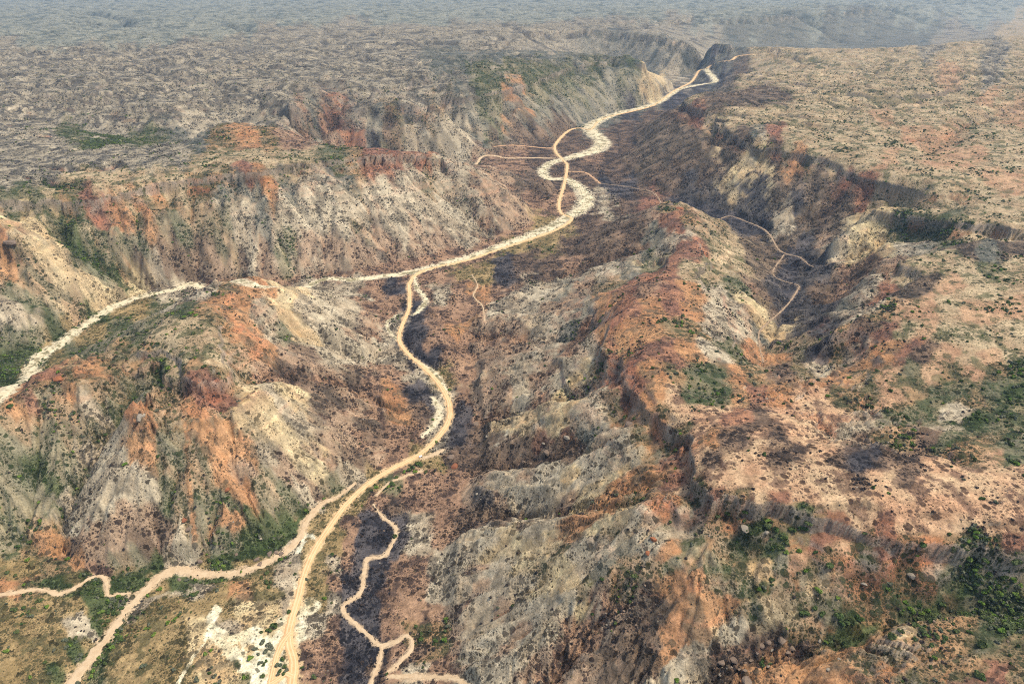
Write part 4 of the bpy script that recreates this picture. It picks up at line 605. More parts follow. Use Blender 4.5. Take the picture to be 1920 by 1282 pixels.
BOULDERS = [
('largest brown boulder of three beside the creek bed below the left hill', '', 'b', -264.6, 541.9, 7.15),
('middle brown boulder of three beside the creek bed below the left hill', '', 'b', -258.3, 544.1, 4.78),
('rightmost brown boulder of three beside the creek bed below the left hill', '', 'b', -251.5, 541.3, 5.24),
('square brown boulder left of the three boulders by the creek bed', '', 'b', -276.5, 533.8, 6.61),
('low brown boulder touching the creek bed edge below the square boulder', '', 'b', -270.2, 527.3, 5.62),
('pale round boulder among bushes above the creek bed bend', '', 'p', -279.5, 560.7, 4.86),
('tilted slab boulder at the foot of the left hill', '', 'b', -336.8, 532.0, 6.13),
('small brown boulder between the tilted slab and the creek boulders', '', 'b', -300.0, 540.8, 4.28),
('dark burnt boulder high on the foot of the left hill', '', 'r', -360.9, 564.1, 7.21),
('blackened boulder just below the dark burnt boulder', '', 'b', -354.2, 557.8, 6.71),
('reddish wedge boulder on the right shoulder of the left hill', '', 'r', -322.4, 597.6, 6.93),
('brown boulder in the bushes right of the pale creek bank', '', 'b', -349.4, 508.1, 4.58),
('lone grey boulder in the green scrub at far left', '', 'p', -497.5, 573.7, 4.39),
('mushroom shaped pale caprock perched on the left hill face', '', 'p', -431.9, 655.0, 12.21),
('big pale square slab below the near cliff rim', '', 'p', 196.2, 430.0, 8.49),
('small grey boulder among bushes right of the pale square slab', '', 'p', 212.7, 423.3, 4.74),
('white weathered block below the cave notch in the near rim', '', 'p', 320.9, 389.6, 7.0),
('white bleached rock in the stream line below the white block', '', 'p', 281.3, 385.9, 5.24),
('orange crumbling pinnacle on the pale slope under the near ridge', '', 'r', 120.4, 429.0, 6.33),
('rust brown rock tower just below the orange pinnacle', '', 'r', 115.5, 420.4, 5.55),
('large tan block fallen below the red cliff of the central ridge', '', 'b', 128.3, 610.6, 11.47),
('big angular boulder at the head of the dark ravine', '', 'b', 41.1, 636.7, 8.68),
('flat pale slab above the big ravine boulder', '', 'p', 64.4, 641.7, 7.11),
('small tan block left of the flat ravine slab', '', 'p', 38.0, 653.9, 5.2),
('paired tan block in the middle of the dark ravine', 'tan blocks in the dark ravine', 'b', 14.5, 640.8, 5.19),
('paired tan block in the middle of the dark ravine', 'tan blocks in the dark ravine', 'b', 21.9, 635.3, 5.14),
('wide dark brown rock at the mouth of the ravine by the road', '', 'r', -72.0, 679.8, 11.03),
('brown knob of rock beside the wide dark rock at the ravine mouth', '', 'b', -78.2, 698.6, 8.99),
('long flat rock on the burnt bank right of the road bend', '', 'b', -49.1, 767.5, 8.41),
('thin leaning slab uphill of the long flat rock', '', 'b', -35.3, 775.2, 6.03),
('rightmost leaning slab uphill of the long flat rock', '', 'b', -24.1, 772.4, 4.8),
('pale stone beside the yellow crest track by the ravine', '', 'p', -32.8, 724.9, 5.15),
('grey boulder on burnt flat left of the pale mound', '', 'p', -40.1, 608.7, 4.55),
('lone dark boulder on the orange flat below the central ridge', '', 'b', -32.2, 1123.4, 7.19),
('tallest brown boulder in the heap at the bottom right ravine', '', 'b', 199.9, 354.7, 5.11),
('wide brown boulder right end of the bottom right heap', '', 'b', 210.2, 354.2, 7.14),
('narrow upright boulder wedged in the bottom right heap', '', 'b', 206.2, 353.6, 3.07),
('leaning brown boulder left end of the bottom right heap', '', 'b', 193.9, 353.6, 4.77),
('round pale boulder under the bottom right heap', '', 'p', 202.4, 351.6, 3.41),
('rounded boulder with dark hollow below the bottom right heap', '', 'b', 217.3, 351.6, 5.78),
('squat boulder beside the hollow boulder of the bottom right heap', '', 'b', 212.7, 347.4, 4.06),
('biggest rounded boulder in the dark rubble at bottom edge', '', 'b', 172.3, 346.3, 7.45),
('oval grey boulder left of the biggest rubble boulder', '', 'b', 161.4, 343.6, 5.4),
('brown boulder right of the biggest rubble boulder', '', 'b', 185.7, 346.2, 4.07),
('pale stone on red soil below the rubble', '', 'p', 196.3, 338.7, 2.67),
('pale stone above the dark crack in the bottom right ravine', '', 'p', 238.1, 352.3, 3.05),
('white stone beside burnt bush on the rippled red soil', '', 'p', 231.0, 322.7, 2.87),
('white stone on the crest of the rippled red hill', '', 'p', 243.6, 332.5, 2.6),
('brown ledge boulder at the very bottom edge of the picture', '', 'b', 175.6, 327.4, 8.55),
('stone in the dark rubble at bottom edge', 'stones in the dark rubble', 'b', 180.5, 344.2, 2.7),
('stone in the dark rubble at bottom edge', 'stones in the dark rubble', 'p', 162.4, 340.8, 2.35),
('stone in the dark rubble at bottom edge', 'stones in the dark rubble', 'p', 163.9, 338.1, 2.01),
('stone in the dark rubble at bottom edge', 'stones in the dark rubble', 'b', 178.6, 337.7, 3.02),
('stone in the dark rubble at bottom edge', 'stones in the dark rubble', 'p', 168.4, 340.0, 2.01),
('stone in the dark rubble at bottom edge', 'stones in the dark rubble', 'b', 175.0, 340.6, 2.69),
('stone in the dark rubble at bottom edge', 'stones in the dark rubble', 'b', 155.9, 340.1, 3.03),
('stone in the dark rubble at bottom edge', 'stones in the dark rubble', 'p', 159.0, 335.8, 2.67),
('stone in the dark rubble at bottom edge', 'stones in the dark rubble', 'b', 190.1, 348.2, 2.71),
('stone in the dark rubble at bottom edge', 'stones in the dark rubble', 'b', 167.5, 350.0, 3.05),
('dark summit rock on the far knob of the central ridge', '', 'r', 363.0, 1441.4, 17.12),
('brown summit rock left of the dark rock on the far knob', '', 'b', 348.6, 1467.9, 14.49),
('stubby rock on the left end of the left hill crest', '', 'r', -571.0, 732.2, 11.02),
('pale boulder on the ledge of the near left spur', '', 'b', -911.8, 1176.6, 20.72),
]
SHRUBS = [
('large rounded green bush in the white clearing beside the dirt road', '', 'g', -228.5, 447.2, 9.29),
('smaller green bush joined to the large bush in the white clearing', '', 'g', -233.5, 441.9, 6.15),
('green bush where the white clearing meets the road', '', 'g', -220.1, 462.6, 5.79),
('small grey bush alone on white sand above the large bush', '', 's', -231.3, 458.4, 3.14),
('small green bush on white sand right of the lone grey bush', '', 'g', -225.5, 454.7, 3.13),
('yellow green bush left of the sandy ring track', '', 'f', -240.6, 411.3, 6.88),
('green bush inside the fork of the sandy ring track', '', 'g', -223.2, 393.4, 5.75),
('dark bush at the left tip of the white clearing', '', 'g', -239.8, 439.4, 5.1),
('olive bush on white soil at the bottom edge', '', 'g', -237.7, 392.5, 5.26),
('lime green bush above the thin white wash at lower left', '', 'f', -284.2, 415.4, 5.43),
('grey saltbush mat in the ring of scrub on the clearing', 'saltbush mats in the clearing ring', 's', -235.1, 427.8, 7.03),
('grey saltbush mat in the ring of scrub on the clearing', 'saltbush mats in the clearing ring', 's', -227.8, 425.4, 6.51),
('grey saltbush mat in the ring of scrub on the clearing', 'saltbush mats in the clearing ring', 's', -238.9, 421.0, 5.97),
('grey saltbush mat in the ring of scrub on the clearing', 'saltbush mats in the clearing ring', 's', -228.8, 417.7, 6.44),
('grey saltbush mat in the ring of scrub on the clearing', 'saltbush mats in the clearing ring', 's', -225.2, 421.8, 4.98),
('grey saltbush mat in the ring of scrub on the clearing', 'saltbush mats in the clearing ring', 's', -235.2, 415.9, 4.94),
('scrub on the island inside the turning loop of the road', 'scrub on the road island', 'g', -211.9, 410.2, 5.89),
('scrub on the island inside the turning loop of the road', 'scrub on the road island', 's', -213.3, 404.9, 5.84),
('scrub on the island inside the turning loop of the road', 'scrub on the road island', 'g', -207.4, 403.8, 5.34),
('scrub on the island inside the turning loop of the road', 'scrub on the road island', 'g', -209.8, 398.5, 5.79),
('scrub on the island inside the turning loop of the road', 'scrub on the road island', 's', -204.3, 399.6, 4.83),
('scrub on the island inside the turning loop of the road', 'scrub on the road island', 's', -211.2, 395.1, 4.8),
('scrub on the island inside the turning loop of the road', 'scrub on the road island', 'g', -205.9, 395.4, 4.32),
('scrub patch beside the left fork of the ring track', 'scrub by the ring track fork', 's', -230.4, 407.0, 4.88),
('scrub patch beside the left fork of the ring track', 'scrub by the ring track fork', 'g', -226.2, 404.4, 4.38),
('scrub patch beside the left fork of the ring track', 'scrub by the ring track fork', 'g', -225.6, 408.7, 3.91),
('dense green bush on the road triangle below the white car', 'dense bushes below the car', 'g', -120.7, 686.6, 9.49),
('dense green bush on the road triangle below the white car', 'dense bushes below the car', 'g', -125.2, 679.5, 8.75),
('dense green bush on the road triangle below the white car', 'dense bushes below the car', 'g', -116.1, 681.9, 7.42),
('dense green bush on the road triangle below the white car', 'dense bushes below the car', 'f', -121.5, 671.7, 7.34),
('dense green bush on the road triangle below the white car', 'dense bushes below the car', 'g', -130.2, 675.9, 7.38),
('dense green bush on the road triangle below the white car', 'dense bushes below the car', 'f', -135.0, 672.3, 6.02),
('small bright bush on the sandy verge above the white car', '', 'f', -100.8, 732.7, 4.97),
('green bush on the verge between the road and lower track', 'bushes along the road verge', 'g', -146.2, 648.9, 8.48),
('green bush on the verge between the road and lower track', 'bushes along the road verge', 'f', -150.2, 645.6, 5.85),
('green bush on the verge between the road and lower track', 'bushes along the road verge', 'f', -165.6, 644.2, 5.85),
('green bush on the verge between the road and lower track', 'bushes along the road verge', 'g', -169.2, 638.4, 5.81),
('green bush on the verge between the road and lower track', 'bushes along the road verge', 's', -161.6, 658.7, 5.94),
('green bush on the verge between the road and lower track', 'bushes along the road verge', 'g', -142.8, 661.8, 6.61),
('dark green bush beside the bend of the winding wash', '', 'g', -130.4, 561.9, 7.71),
('bright lime bush in the middle of the slope under the near cliff', '', 'f', 244.7, 382.8, 6.39),
('bright lime bush right of and below the big lime bush', '', 'f', 258.0, 376.6, 4.64),
('tall dark bush on the orange slope above the ravine', 'dark bushes above the ravine', 'g', 255.0, 362.4, 8.29),
('tall dark bush on the orange slope above the ravine', 'dark bushes above the ravine', 'g', 259.8, 359.6, 7.86),
('tall dark bush on the orange slope above the ravine', 'dark bushes above the ravine', 'g', 268.8, 361.4, 7.87),
('tall dark bush on the orange slope above the ravine', 'dark bushes above the ravine', 'g', 230.1, 369.4, 7.15),
('dense dark bush against the foot of the near cliff', 'dense bushes at the near cliff foot', 'g', 214.1, 426.4, 8.03),
('dense dark bush against the foot of the near cliff', 'dense bushes at the near cliff foot', 'g', 220.0, 423.4, 7.56),
('dense dark bush against the foot of the near cliff', 'dense bushes at the near cliff foot', 'g', 234.0, 423.3, 7.99),
('dense dark bush against the foot of the near cliff', 'dense bushes at the near cliff foot', 'g', 242.0, 424.0, 7.99),
('dense dark bush against the foot of the near cliff', 'dense bushes at the near cliff foot', 'g', 246.1, 423.1, 7.07),
('dense dark bush against the foot of the near cliff', 'dense bushes at the near cliff foot', 'g', 176.1, 441.9, 6.41),
('dense dark bush against the foot of the near cliff', 'dense bushes at the near cliff foot', 'g', 185.7, 443.6, 6.42),
('dense dark bush against the foot of the near cliff', 'dense bushes at the near cliff foot', 'g', 197.6, 439.4, 6.36),
('dark bush under the sand coloured hollow of the near cliff', '', 'g', 255.7, 394.0, 7.71),
('dark bush at the foot of the orange cave in the near rim', '', 'g', 326.2, 397.6, 7.64),
('dark bush in the small cave notch of the near rim', '', 'g', 285.4, 410.5, 4.76),
('broad leafy bush below the right end of the near rim', 'bushes below the right rim end', 'f', 363.6, 394.0, 9.36),
('broad leafy bush below the right end of the near rim', 'bushes below the right rim end', 'g', 369.5, 391.0, 8.49),
('broad leafy bush below the right end of the near rim', 'bushes below the right rim end', 'f', 374.1, 390.8, 7.61),
('broad leafy bush below the right end of the near rim', 'bushes below the right rim end', 'g', 392.8, 385.3, 9.24),
('dense dark bush in the stream line at the right edge', 'dark bushes in the right stream line', 'g', 370.2, 354.4, 9.76),
('dense dark bush in the stream line at the right edge', 'dark bushes in the right stream line', 'g', 368.2, 340.7, 10.24),
('dense dark bush in the stream line at the right edge', 'dark bushes in the right stream line', 'g', 393.4, 362.8, 9.94),
('dense dark bush in the stream line at the right edge', 'dark bushes in the right stream line', 'g', 370.4, 364.7, 8.32),
('dense dark bush in the stream line at the right edge', 'dark bushes in the right stream line', 'f', 358.8, 336.3, 7.02),
('dark bush on the stony stream bank left of the hill', 'dark bushes on the stony stream bank', 'g', 304.9, 350.4, 8.08),
('dark bush on the stony stream bank left of the hill', 'dark bushes on the stony stream bank', 'g', 280.3, 338.3, 8.68),
('dark bush on the stony stream bank left of the hill', 'dark bushes on the stony stream bank', 'g', 288.9, 340.9, 6.33),
('dark bush on the stony stream bank left of the hill', 'dark bushes on the stony stream bank', 'g', 306.5, 343.3, 6.37),
('dark bush on the stony stream bank left of the hill', 'dark bushes on the stony stream bank', 'g', 340.3, 374.7, 6.34),
('long green bush lying along the bottom right hill', '', 'g', 337.9, 326.2, 9.98),
('green bush pair on the bottom right corner hill', 'green bush pair at the corner', 'g', 320.3, 302.9, 7.36),
('green bush pair on the bottom right corner hill', 'green bush pair at the corner', 'g', 322.8, 300.2, 5.86),
('single bush on the ridge of the bottom right hill', '', 'g', 318.2, 334.9, 4.7),
('vivid green bush on top of the left hill', 'vivid bushes on the left hill top', 'f', -460.3, 878.2, 9.18),
('vivid green bush on top of the left hill', 'vivid bushes on the left hill top', 'f', -448.4, 868.1, 8.33),
('vivid green bush on top of the left hill', 'vivid bushes on the left hill top', 'f', -464.7, 865.0, 6.8),
('vivid green bush on top of the left hill', 'vivid bushes on the left hill top', 'f', -489.8, 883.7, 6.16),
('dark bush on the left shoulder of the left hill top', '', 'g', -534.2, 859.2, 11.41),
('green bush just behind the cliff edge of the left hill', '', 'g', -384.8, 733.9, 8.0),
('bright green bush in the gully behind the left hill cliff', 'bright gully bushes by the left cliff', 'f', -442.2, 752.7, 8.91),
('bright green bush in the gully behind the left hill cliff', 'bright gully bushes by the left cliff', 'f', -448.5, 749.6, 7.53),
('green bush high on the face of the left peak', '', 'g', -602.5, 681.5, 10.26),
]
LANDMARKS = [
('on the flat beside the lower creek bed', -392, 486, 70),
('on the grassy flat at bottom left', -445, 415, 90),
('on the grassy flat between creek and road', -303, 431, 80),
('at the white clearing beside the road', -234, 437, 60),
('on the burnt flat right of the road', -147, 461, 70),
('on the burnt slope at bottom centre', -56, 445, 90),
('on the pale slope below the ridge', 56, 425, 90),
('on the orange streak at bottom centre', 155, 368, 60),
('on the slope under the near cliff', 233, 398, 80),
('on the slope under the right rim', 335, 387, 80),
('around the bottom right boulder ravine', 204, 353, 60),
('on the bottom right corner hill', 320, 320, 70),
('on the near plateau edge', 204, 463, 70),
('on the near plateau at right', 333, 445, 90),
('in the burnt dip of the near plateau', 333, 500, 70),
('in the green hollow at right', 436, 580, 80),
('on the red crest of the central ridge', 148, 677, 80),
('on the far end of the central ridge', 288, 1115, 150),
('on the central ridge left flank', 31, 853, 110),
('in the dark rocky ravine', 13, 657, 60),
('along the canyon road', -120, 793, 60),
('along the road verge by the car', -146, 667, 50),
('on the face of the left hill', -382, 611, 80),
('on the top of the left hill', -417, 793, 90),
('on the left hill right flank', -282, 805, 90),
('on the left peak slope', -552, 641, 90),
('at the foot of the left hill', -298, 550, 60),
('in the left side valley', -760, 1062, 110),
('on the slope of the left mesa', -566, 1358, 180),
('in the right side valley', 446, 1057, 150),
('on the tan right plateau', 572, 841, 200),
('on the mound left of the road bend', -278, 1062, 90),
('on the burnt footslope by the road fork', -91, 1173, 90),
]
CAR = (-118.1, 702.0, 0.93)

# ---------------------------------------------------------------- helpers
def lin(c):
    c = np.asarray(c, float) / 255.0
    return np.where(c <= .04045, c / 12.92, ((c + .055) / 1.055) ** 2.4)
ALB = 0.60                                                        # brightest dry ground shows about this albedo
def alb(c): return tuple((lin(c) * ALB).tolist()) + (1.0,)
def link(o, parent=None):
    COL.objects.link(o)
    if parent: o.parent = parent
    return o
def mesh_from(name, verts, faces, mats=(), smooth_=False):
    me = bpy.data.meshes.new(name); me.from_pydata([tuple(map(float, v)) for v in verts], [], faces); me.update()
    for m in mats: me.materials.append(m)
    if smooth_: me.polygons.foreach_set('use_smooth', [True] * len(me.polygons))
    return me
def tag(o, label=None, cat=None, group=None, kind=None):
    if label: o['label'] = label
    if cat: o['category'] = cat
    if group: o['group'] = group
    if kind: o['kind'] = kind
    return o
class NT:
    """short-hand for building node trees"""
    def __init__(s, m): s.m = m; m.use_nodes = True; s.t = m.node_tree; s.bsdf = s.t.nodes['Principled BSDF']
    def n(s, typ, **kw):
        o = s.t.nodes.new(typ)
        for k, v in kw.items():
            if k.startswith('i_'):
                key = k[2:]; key = int(key) if key.isdigit() else key.replace('_', ' ')
                if hasattr(v, 'is_linked') or hasattr(v, 'links'): s.t.links.new(v, o.inputs[key])
                else: o.inputs[key].default_value = v
            else: setattr(o, k, v)
        return o
    def math(s, op, a, b=0.0, clamp=False):
        o = s.t.nodes.new('ShaderNodeMath'); o.operation = op; o.use_clamp = clamp
        for i, q in enumerate((a, b)):
            if isinstance(q, (int, float)): o.inputs[i].default_value = q
            else: s.t.links.new(q, o.inputs[i])
        return o.outputs[0]
    def ramp(s, x, a, b):                                         # smooth step
        o = s.t.nodes.new('ShaderNodeMapRange'); o.interpolation_type = 'SMOOTHSTEP'
        s.t.links.new(x, o.inputs[0]); o.inputs[1].default_value = a; o.inputs[2].default_value = b; return o.outputs[0]
    def mix(s, f, a, b, mode='MIX'):
        o = s.t.nodes.new('ShaderNodeMix'); o.data_type = 'RGBA'; o.blend_type = mode
        for i, q in ((0, f), (6, a), (7, b)):
            if isinstance(q, (int, float)): o.inputs[i].default_value = q
            elif isinstance(q, tuple): o.inputs[i].default_value = q
            else: s.t.links.new(q, o.inputs[i])
        return o.outputs[2]
    def l(s, a, b): s.t.links.new(a, b)

# ---------------------------------------------------------------- terrain: shape
LINES = [(k, np.array(p, float).reshape(-1, 3)) for k, p in LINES_DATA]
U, V = axes(1.0)
T = height(LINES, U, V)
X, Y, H = T['X'], T['Y'], T['h']
NR, NC = H.shape
class Sampler:
    def __init__(s, g): s.g = g
    def __call__(s, x, y):
        x = np.asarray(x, float); y = np.asarray(y, float)
        fu = np.clip((x / (y + Y0) - U[0]) / (U[1] - U[0]), 0, NC - 1.001)
        fv = np.clip(np.interp(np.log(np.maximum(y + Y0, 1)), V, np.arange(NR)), 0, NR - 1.001)
        i = fv.astype(int); j = fu.astype(int); a = fv - i; b = fu - j; g = s.g
        return (g[i, j] * (1 - a) * (1 - b) + g[i + 1, j] * a * (1 - b) + g[i, j + 1] * (1 - a) * b + g[i + 1, j + 1] * a * b)
# even out the ground under the beds and the road
strips = []
ns = Noise(77)
for name, kind, pts in STRIP_DATA:
    p = np.array(pts, float).reshape(-1, 3)
    d0 = np.hypot(p[:, 0], p[:, 1] + 200).mean()
    sp = spline(p, max(2.5, d0 / 450.0))
    z = Sampler(H)(sp[:, 0], sp[:, 1])
    k = 9; zz = np.convolve(np.pad(z, k, mode='edge'), np.ones(2 * k + 1) / (2 * k + 1), 'valid')
    strips.append((name, kind, sp))
    q = np.column_stack([sp[::2], zz[::2]])
    w = sp[:, 2].max()
    D, S, (ww, zl) = line_dist(X, Y, q, w * 3 + 20)
    f = smooth(1.0, 0.0, (D - ww * .62 - T['cell'] * .8) / (4 + .5 * ww + T['cell']))
    dip = .5 if kind != 'road' else 0.0
    H = np.where(D < 1e8, H * (1 - f) + (zl - dip) * f, H).astype(np.float32)
SH = Sampler(H)

# ---------------------------------------------------------------- terrain: what lies on it
CLS = {   # ground colours as they look in daylight: two tones, tone of the specks, share of specks, patchiness
 't': ((190,166,126),(172,144,108),(88,88,58),.32,.14), 'g': ((176,160,130),(152,138,112),(80,76,68),.48,.30),
 'f': ((166,158,132),(144,140,118),(86,90,80),.42,.35), 'p': ((194,156,116),(174,134,100),(104,96,66),.20,.06),
 'n': ((202,168,126),(190,146,108),(104,80,64),.24,.20), 'b': ((174,137,104),(150,117,90),(76,62,54),.46,.14),
 'd': ((136,110,86),(106,87,70),(60,52,46),.50,.18), 'k': ((104,95,88),(72,69,69),(42,41,44),.55,.30),
 'w': ((196,178,144),(170,149,118),(100,90,74),.42,.12), 'y': ((212,188,138),(190,156,108),(122,106,78),.30,.06),
 'q': ((238,226,188),(226,206,160),(150,140,110),.10,.0), 'r': ((168,120,88),(144,102,80),(98,74,62),.42,.14),
 'o': ((192,142,96),(174,124,84),(116,96,72),.38,.10), 's': ((172,134,94),(132,114,82),(72,74,50),.50,.18),
 'v': ((134,121,88),(112,107,80),(64,74,46),.55,.28), 'l': ((172,144,98),(146,122,80),(92,86,56),.58,.12),
 'e': ((96,102,64),(78,88,52),(48,58,32),.60,.3), 'm': ((136,126,104),(116,112,96),(80,82,72),.45,.30),
 'u': ((136,113,89),(108,91,73),(62,56,48),.55,.24)}
KEYS = list(CLS)
def ground_weights():
    """share of every kind of ground on the mesh, from the surveyed spots, with ragged borders"""
    cu = np.arange(-1.08, 1.081, .006); cv = np.arange(V[0] - .01, V[-1] + .02, .008)
    uu, vv = np.meshgrid(cu, cv); yy = np.exp(vv) - Y0
    a = uu.ravel().astype(np.float32); b = (480.0 / np.maximum(yy, 60)).ravel().astype(np.float32)
    W = np.zeros((len(KEYS), a.size), np.float32)
    for s in SPOTS.split(';'):
        c, *q = s.split(); q = np.array(q, float).reshape(-1, 2)
        pu = (q[:, 0] / (q[:, 1] + Y0)).astype(np.float32); pb = (480.0 / q[:, 1]).astype(np.float32); k = KEYS.index(c)
        for i in range(0, a.size, 8192):
            d2 = (a[i:i + 8192, None] - pu) ** 2 + (b[i:i + 8192, None] - pb) ** 2
            W[k, i:i + 8192] = (1.0 / (d2 + .011 ** 2) ** 3).sum(1)
    W /= W.sum(0); W = W.reshape(len(KEYS), *uu.shape)
    n1, n2, n3 = Noise(21), Noise(22), Noise(23)
    cell = T['cell']
    # borders wander by about half the distance between the surveyed spots, which lie wider apart with distance
    lam = 34 + .05 * Y
    qx, qy = X / lam, Y / lam * .8
    w1 = sum(.62 ** k * n1(qx * 2 ** k, qy * 2 ** k) for k in range(5)); w2 = sum(.62 ** k * n2(qx * 2 ** k, qy * 2 ** k) for k in range(5))
    wu = X / (Y + Y0) + .013 * w1; wb = 480.0 / np.maximum(Y, 60) + .013 * w2
    wv = np.log(480.0 / np.maximum(wb, .03) + Y0)
    fu = np.clip((wu - cu[0]) / .006, 0, len(cu) - 1.01); fv = np.clip((wv - cv[0]) / .008, 0, len(cv) - 1.01)
    i = fv.astype(np.int32); j = fu.astype(np.int32); p = (fv - i).astype(np.float32); q = (fu - j).astype(np.float32)
    zx, zy = X + .8 * H, Y - .6 * H                               # height counts too, so that steep faces are not streaked
    base = [fbm(Noise(120 + k), zx, zy, 52, 6, .72, cell=cell * .7) for k in range(6)]
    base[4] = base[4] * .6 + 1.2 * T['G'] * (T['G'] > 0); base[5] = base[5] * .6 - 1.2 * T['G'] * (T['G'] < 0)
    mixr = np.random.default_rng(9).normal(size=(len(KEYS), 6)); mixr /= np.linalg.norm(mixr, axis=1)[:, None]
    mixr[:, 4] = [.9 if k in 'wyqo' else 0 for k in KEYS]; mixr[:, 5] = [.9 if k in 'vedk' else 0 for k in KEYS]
    out = []
    for k in range(len(KEYS)):
        w = W[k]; o = w[i, j] * (1 - p) * (1 - q) + w[i + 1, j] * p * (1 - q) + w[i, j + 1] * (1 - p) * q + w[i + 1, j + 1] * p * q
        nk = sum(float(c) * b_ for c, b_ in zip(mixr[k], base))
        out.append(((np.log(o + 2e-3) + 1.9 * nk) * 1.8).astype(np.float32))
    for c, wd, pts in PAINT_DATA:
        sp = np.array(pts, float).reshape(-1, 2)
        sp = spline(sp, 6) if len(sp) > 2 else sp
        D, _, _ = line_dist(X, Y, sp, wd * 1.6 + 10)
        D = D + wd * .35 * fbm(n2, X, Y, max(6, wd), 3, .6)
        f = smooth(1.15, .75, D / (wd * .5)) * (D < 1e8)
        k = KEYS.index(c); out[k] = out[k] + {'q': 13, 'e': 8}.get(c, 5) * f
    L = np.stack(out); L -= L.max(0); np.exp(L, out=L); L /= L.sum(0)
    return L
GW = ground_weights()
def per_class(vals): return np.tensordot(np.array(vals, np.float32), GW, (0, 0))
na, nb_, nc_ = Noise(31), Noise(32), Noise(33)
cell = T['cell']
ZX, ZY = X + .8 * H, Y - .6 * H
tone = np.clip(.5 + .95 * fbm(na, ZX, ZY, 48, 5, .6, cell=cell), 0, 1)
tabA = np.array([lin(CLS[k][0]) for k in KEYS], np.float32); tabB = np.array([lin(CLS[k][1]) for k in KEYS], np.float32); tabC = np.array([lin(CLS[k][2]) for k in KEYS], np.float32)
colA = np.tensordot(GW, tabA, (0, 0)); colB = np.tensordot(GW, tabB, (0, 0)); colC = np.tensordot(GW, tabC, (0, 0))
ground = colA + (colB - colA) * tone[..., None]
# patches of scrub and char a few metres to a few tens of metres wide
gx, gy = grad(H, X, Y, U, V); slope = np.hypot(gx, gy)
sx, sy = X + .9 * Y * 0, Y
pn = fbm(nb_, ZX, ZY, 26, 4, .6, cell=cell * .8) + .6 * fbm(nc_, X * .6, Y, 75, 2) * smooth(700, 2200, Y)
patch = smooth(.18, .38, pn + per_class([CLS[k][4] for k in KEYS]) - .22)
ground += (colC * 1.15 - ground) * (patch * .75)[..., None]
# bare rock where the cap breaks off, red earth just under it
led = T['ledge']; steep = smooth(.75, 1.15, slope) * smooth(26, 40, T['e'])
n5 = fbm(na, X, Y, 34, 4, .6, cell=cell); n6 = fbm(nc_, X + 400, Y, 60, 3, .6, cell=cell)
rock = lin((146, 130, 110))[None, None] * (1 + .35 * n5[..., None]); redr = lin((168, 92, 56))[None, None] * (1 + .3 * n5[..., None])
cap = np.clip(steep * smooth(26, 8, T['d']), 0, 1)
red = smooth(.05, .4, n6) * smooth(8, 14, T['d']) * smooth(34, 18, T['d']) * smooth(.35, .7, slope) * smooth(3200, 1500, Y)
ground += (rock - ground) * (cap * .8)[..., None]
ground += (redr - ground) * (red * .4)[..., None]
band = fbm(na, H * 1.0, .35 * fbm(nc_, X, Y, 150, 2) * 20, 7.0, 3, .6) * smooth(.25, .5, slope) * smooth(95, 40, T['d']) * smooth(10, 25, T['e'])
ground *= (1 + .42 * band)[..., None]
red2 = smooth(.15, .4, band) * smooth(70, 35, T['d']) * per_class([.8 if k in 'rosdbw' else .1 for k in KEYS])
ground += (redr - ground) * (red2 * .35)[..., None]
# pale crests worn bare, their colour lightened further so relief shows in soft light
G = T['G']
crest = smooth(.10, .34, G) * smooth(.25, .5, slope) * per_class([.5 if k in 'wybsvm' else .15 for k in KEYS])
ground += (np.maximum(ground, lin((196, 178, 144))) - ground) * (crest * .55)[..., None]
fine = fbm(nb_, ZX + 77, ZY, 9, 3, .65, cell=cell * .7)
ground += (colC * 1.2 - ground) * (smooth(.30, .9, T['net']) * .45)[..., None]   # scrub along the drainage of the far tops
ground *= (1 + .30 * fine + .10 * fbm(na, X - 50, Y, 220, 2))[..., None]
ground = np.clip(ground, .004, .95)
cover = per_class([CLS[k][3] for k in KEYS]) * (1 - .6 * cap) * np.clip(1 + 1.3 * fbm(nc_, X, Y, 40, 4, .65, cell=cell) - .35 * G, 0, 2)
# beds and road leave a dusty verge
for name, kind, sp in strips:
    D, _, (ww,) = line_dist(X, Y, sp[::2], sp[:, 2].max() * 2 + 12)
    c = {'road': (226, 190, 138), 'sand': (214, 182, 140), 'gravel': (222, 204, 164), 'orange': (206, 160, 118), 'faint': (160, 134, 106)}[kind]
    e = D + (1.2 + .22 * ww) * fbm(na, X, Y, 9, 3, .6)
    f = smooth(1.0, .0, (e - ww * .5) / (.6 + .30 * ww)) * (D < 1e8) * .85
    ground += (lin(c)[None, None] - ground) * f[..., None]; cover = cover * (1 - .8 * f)

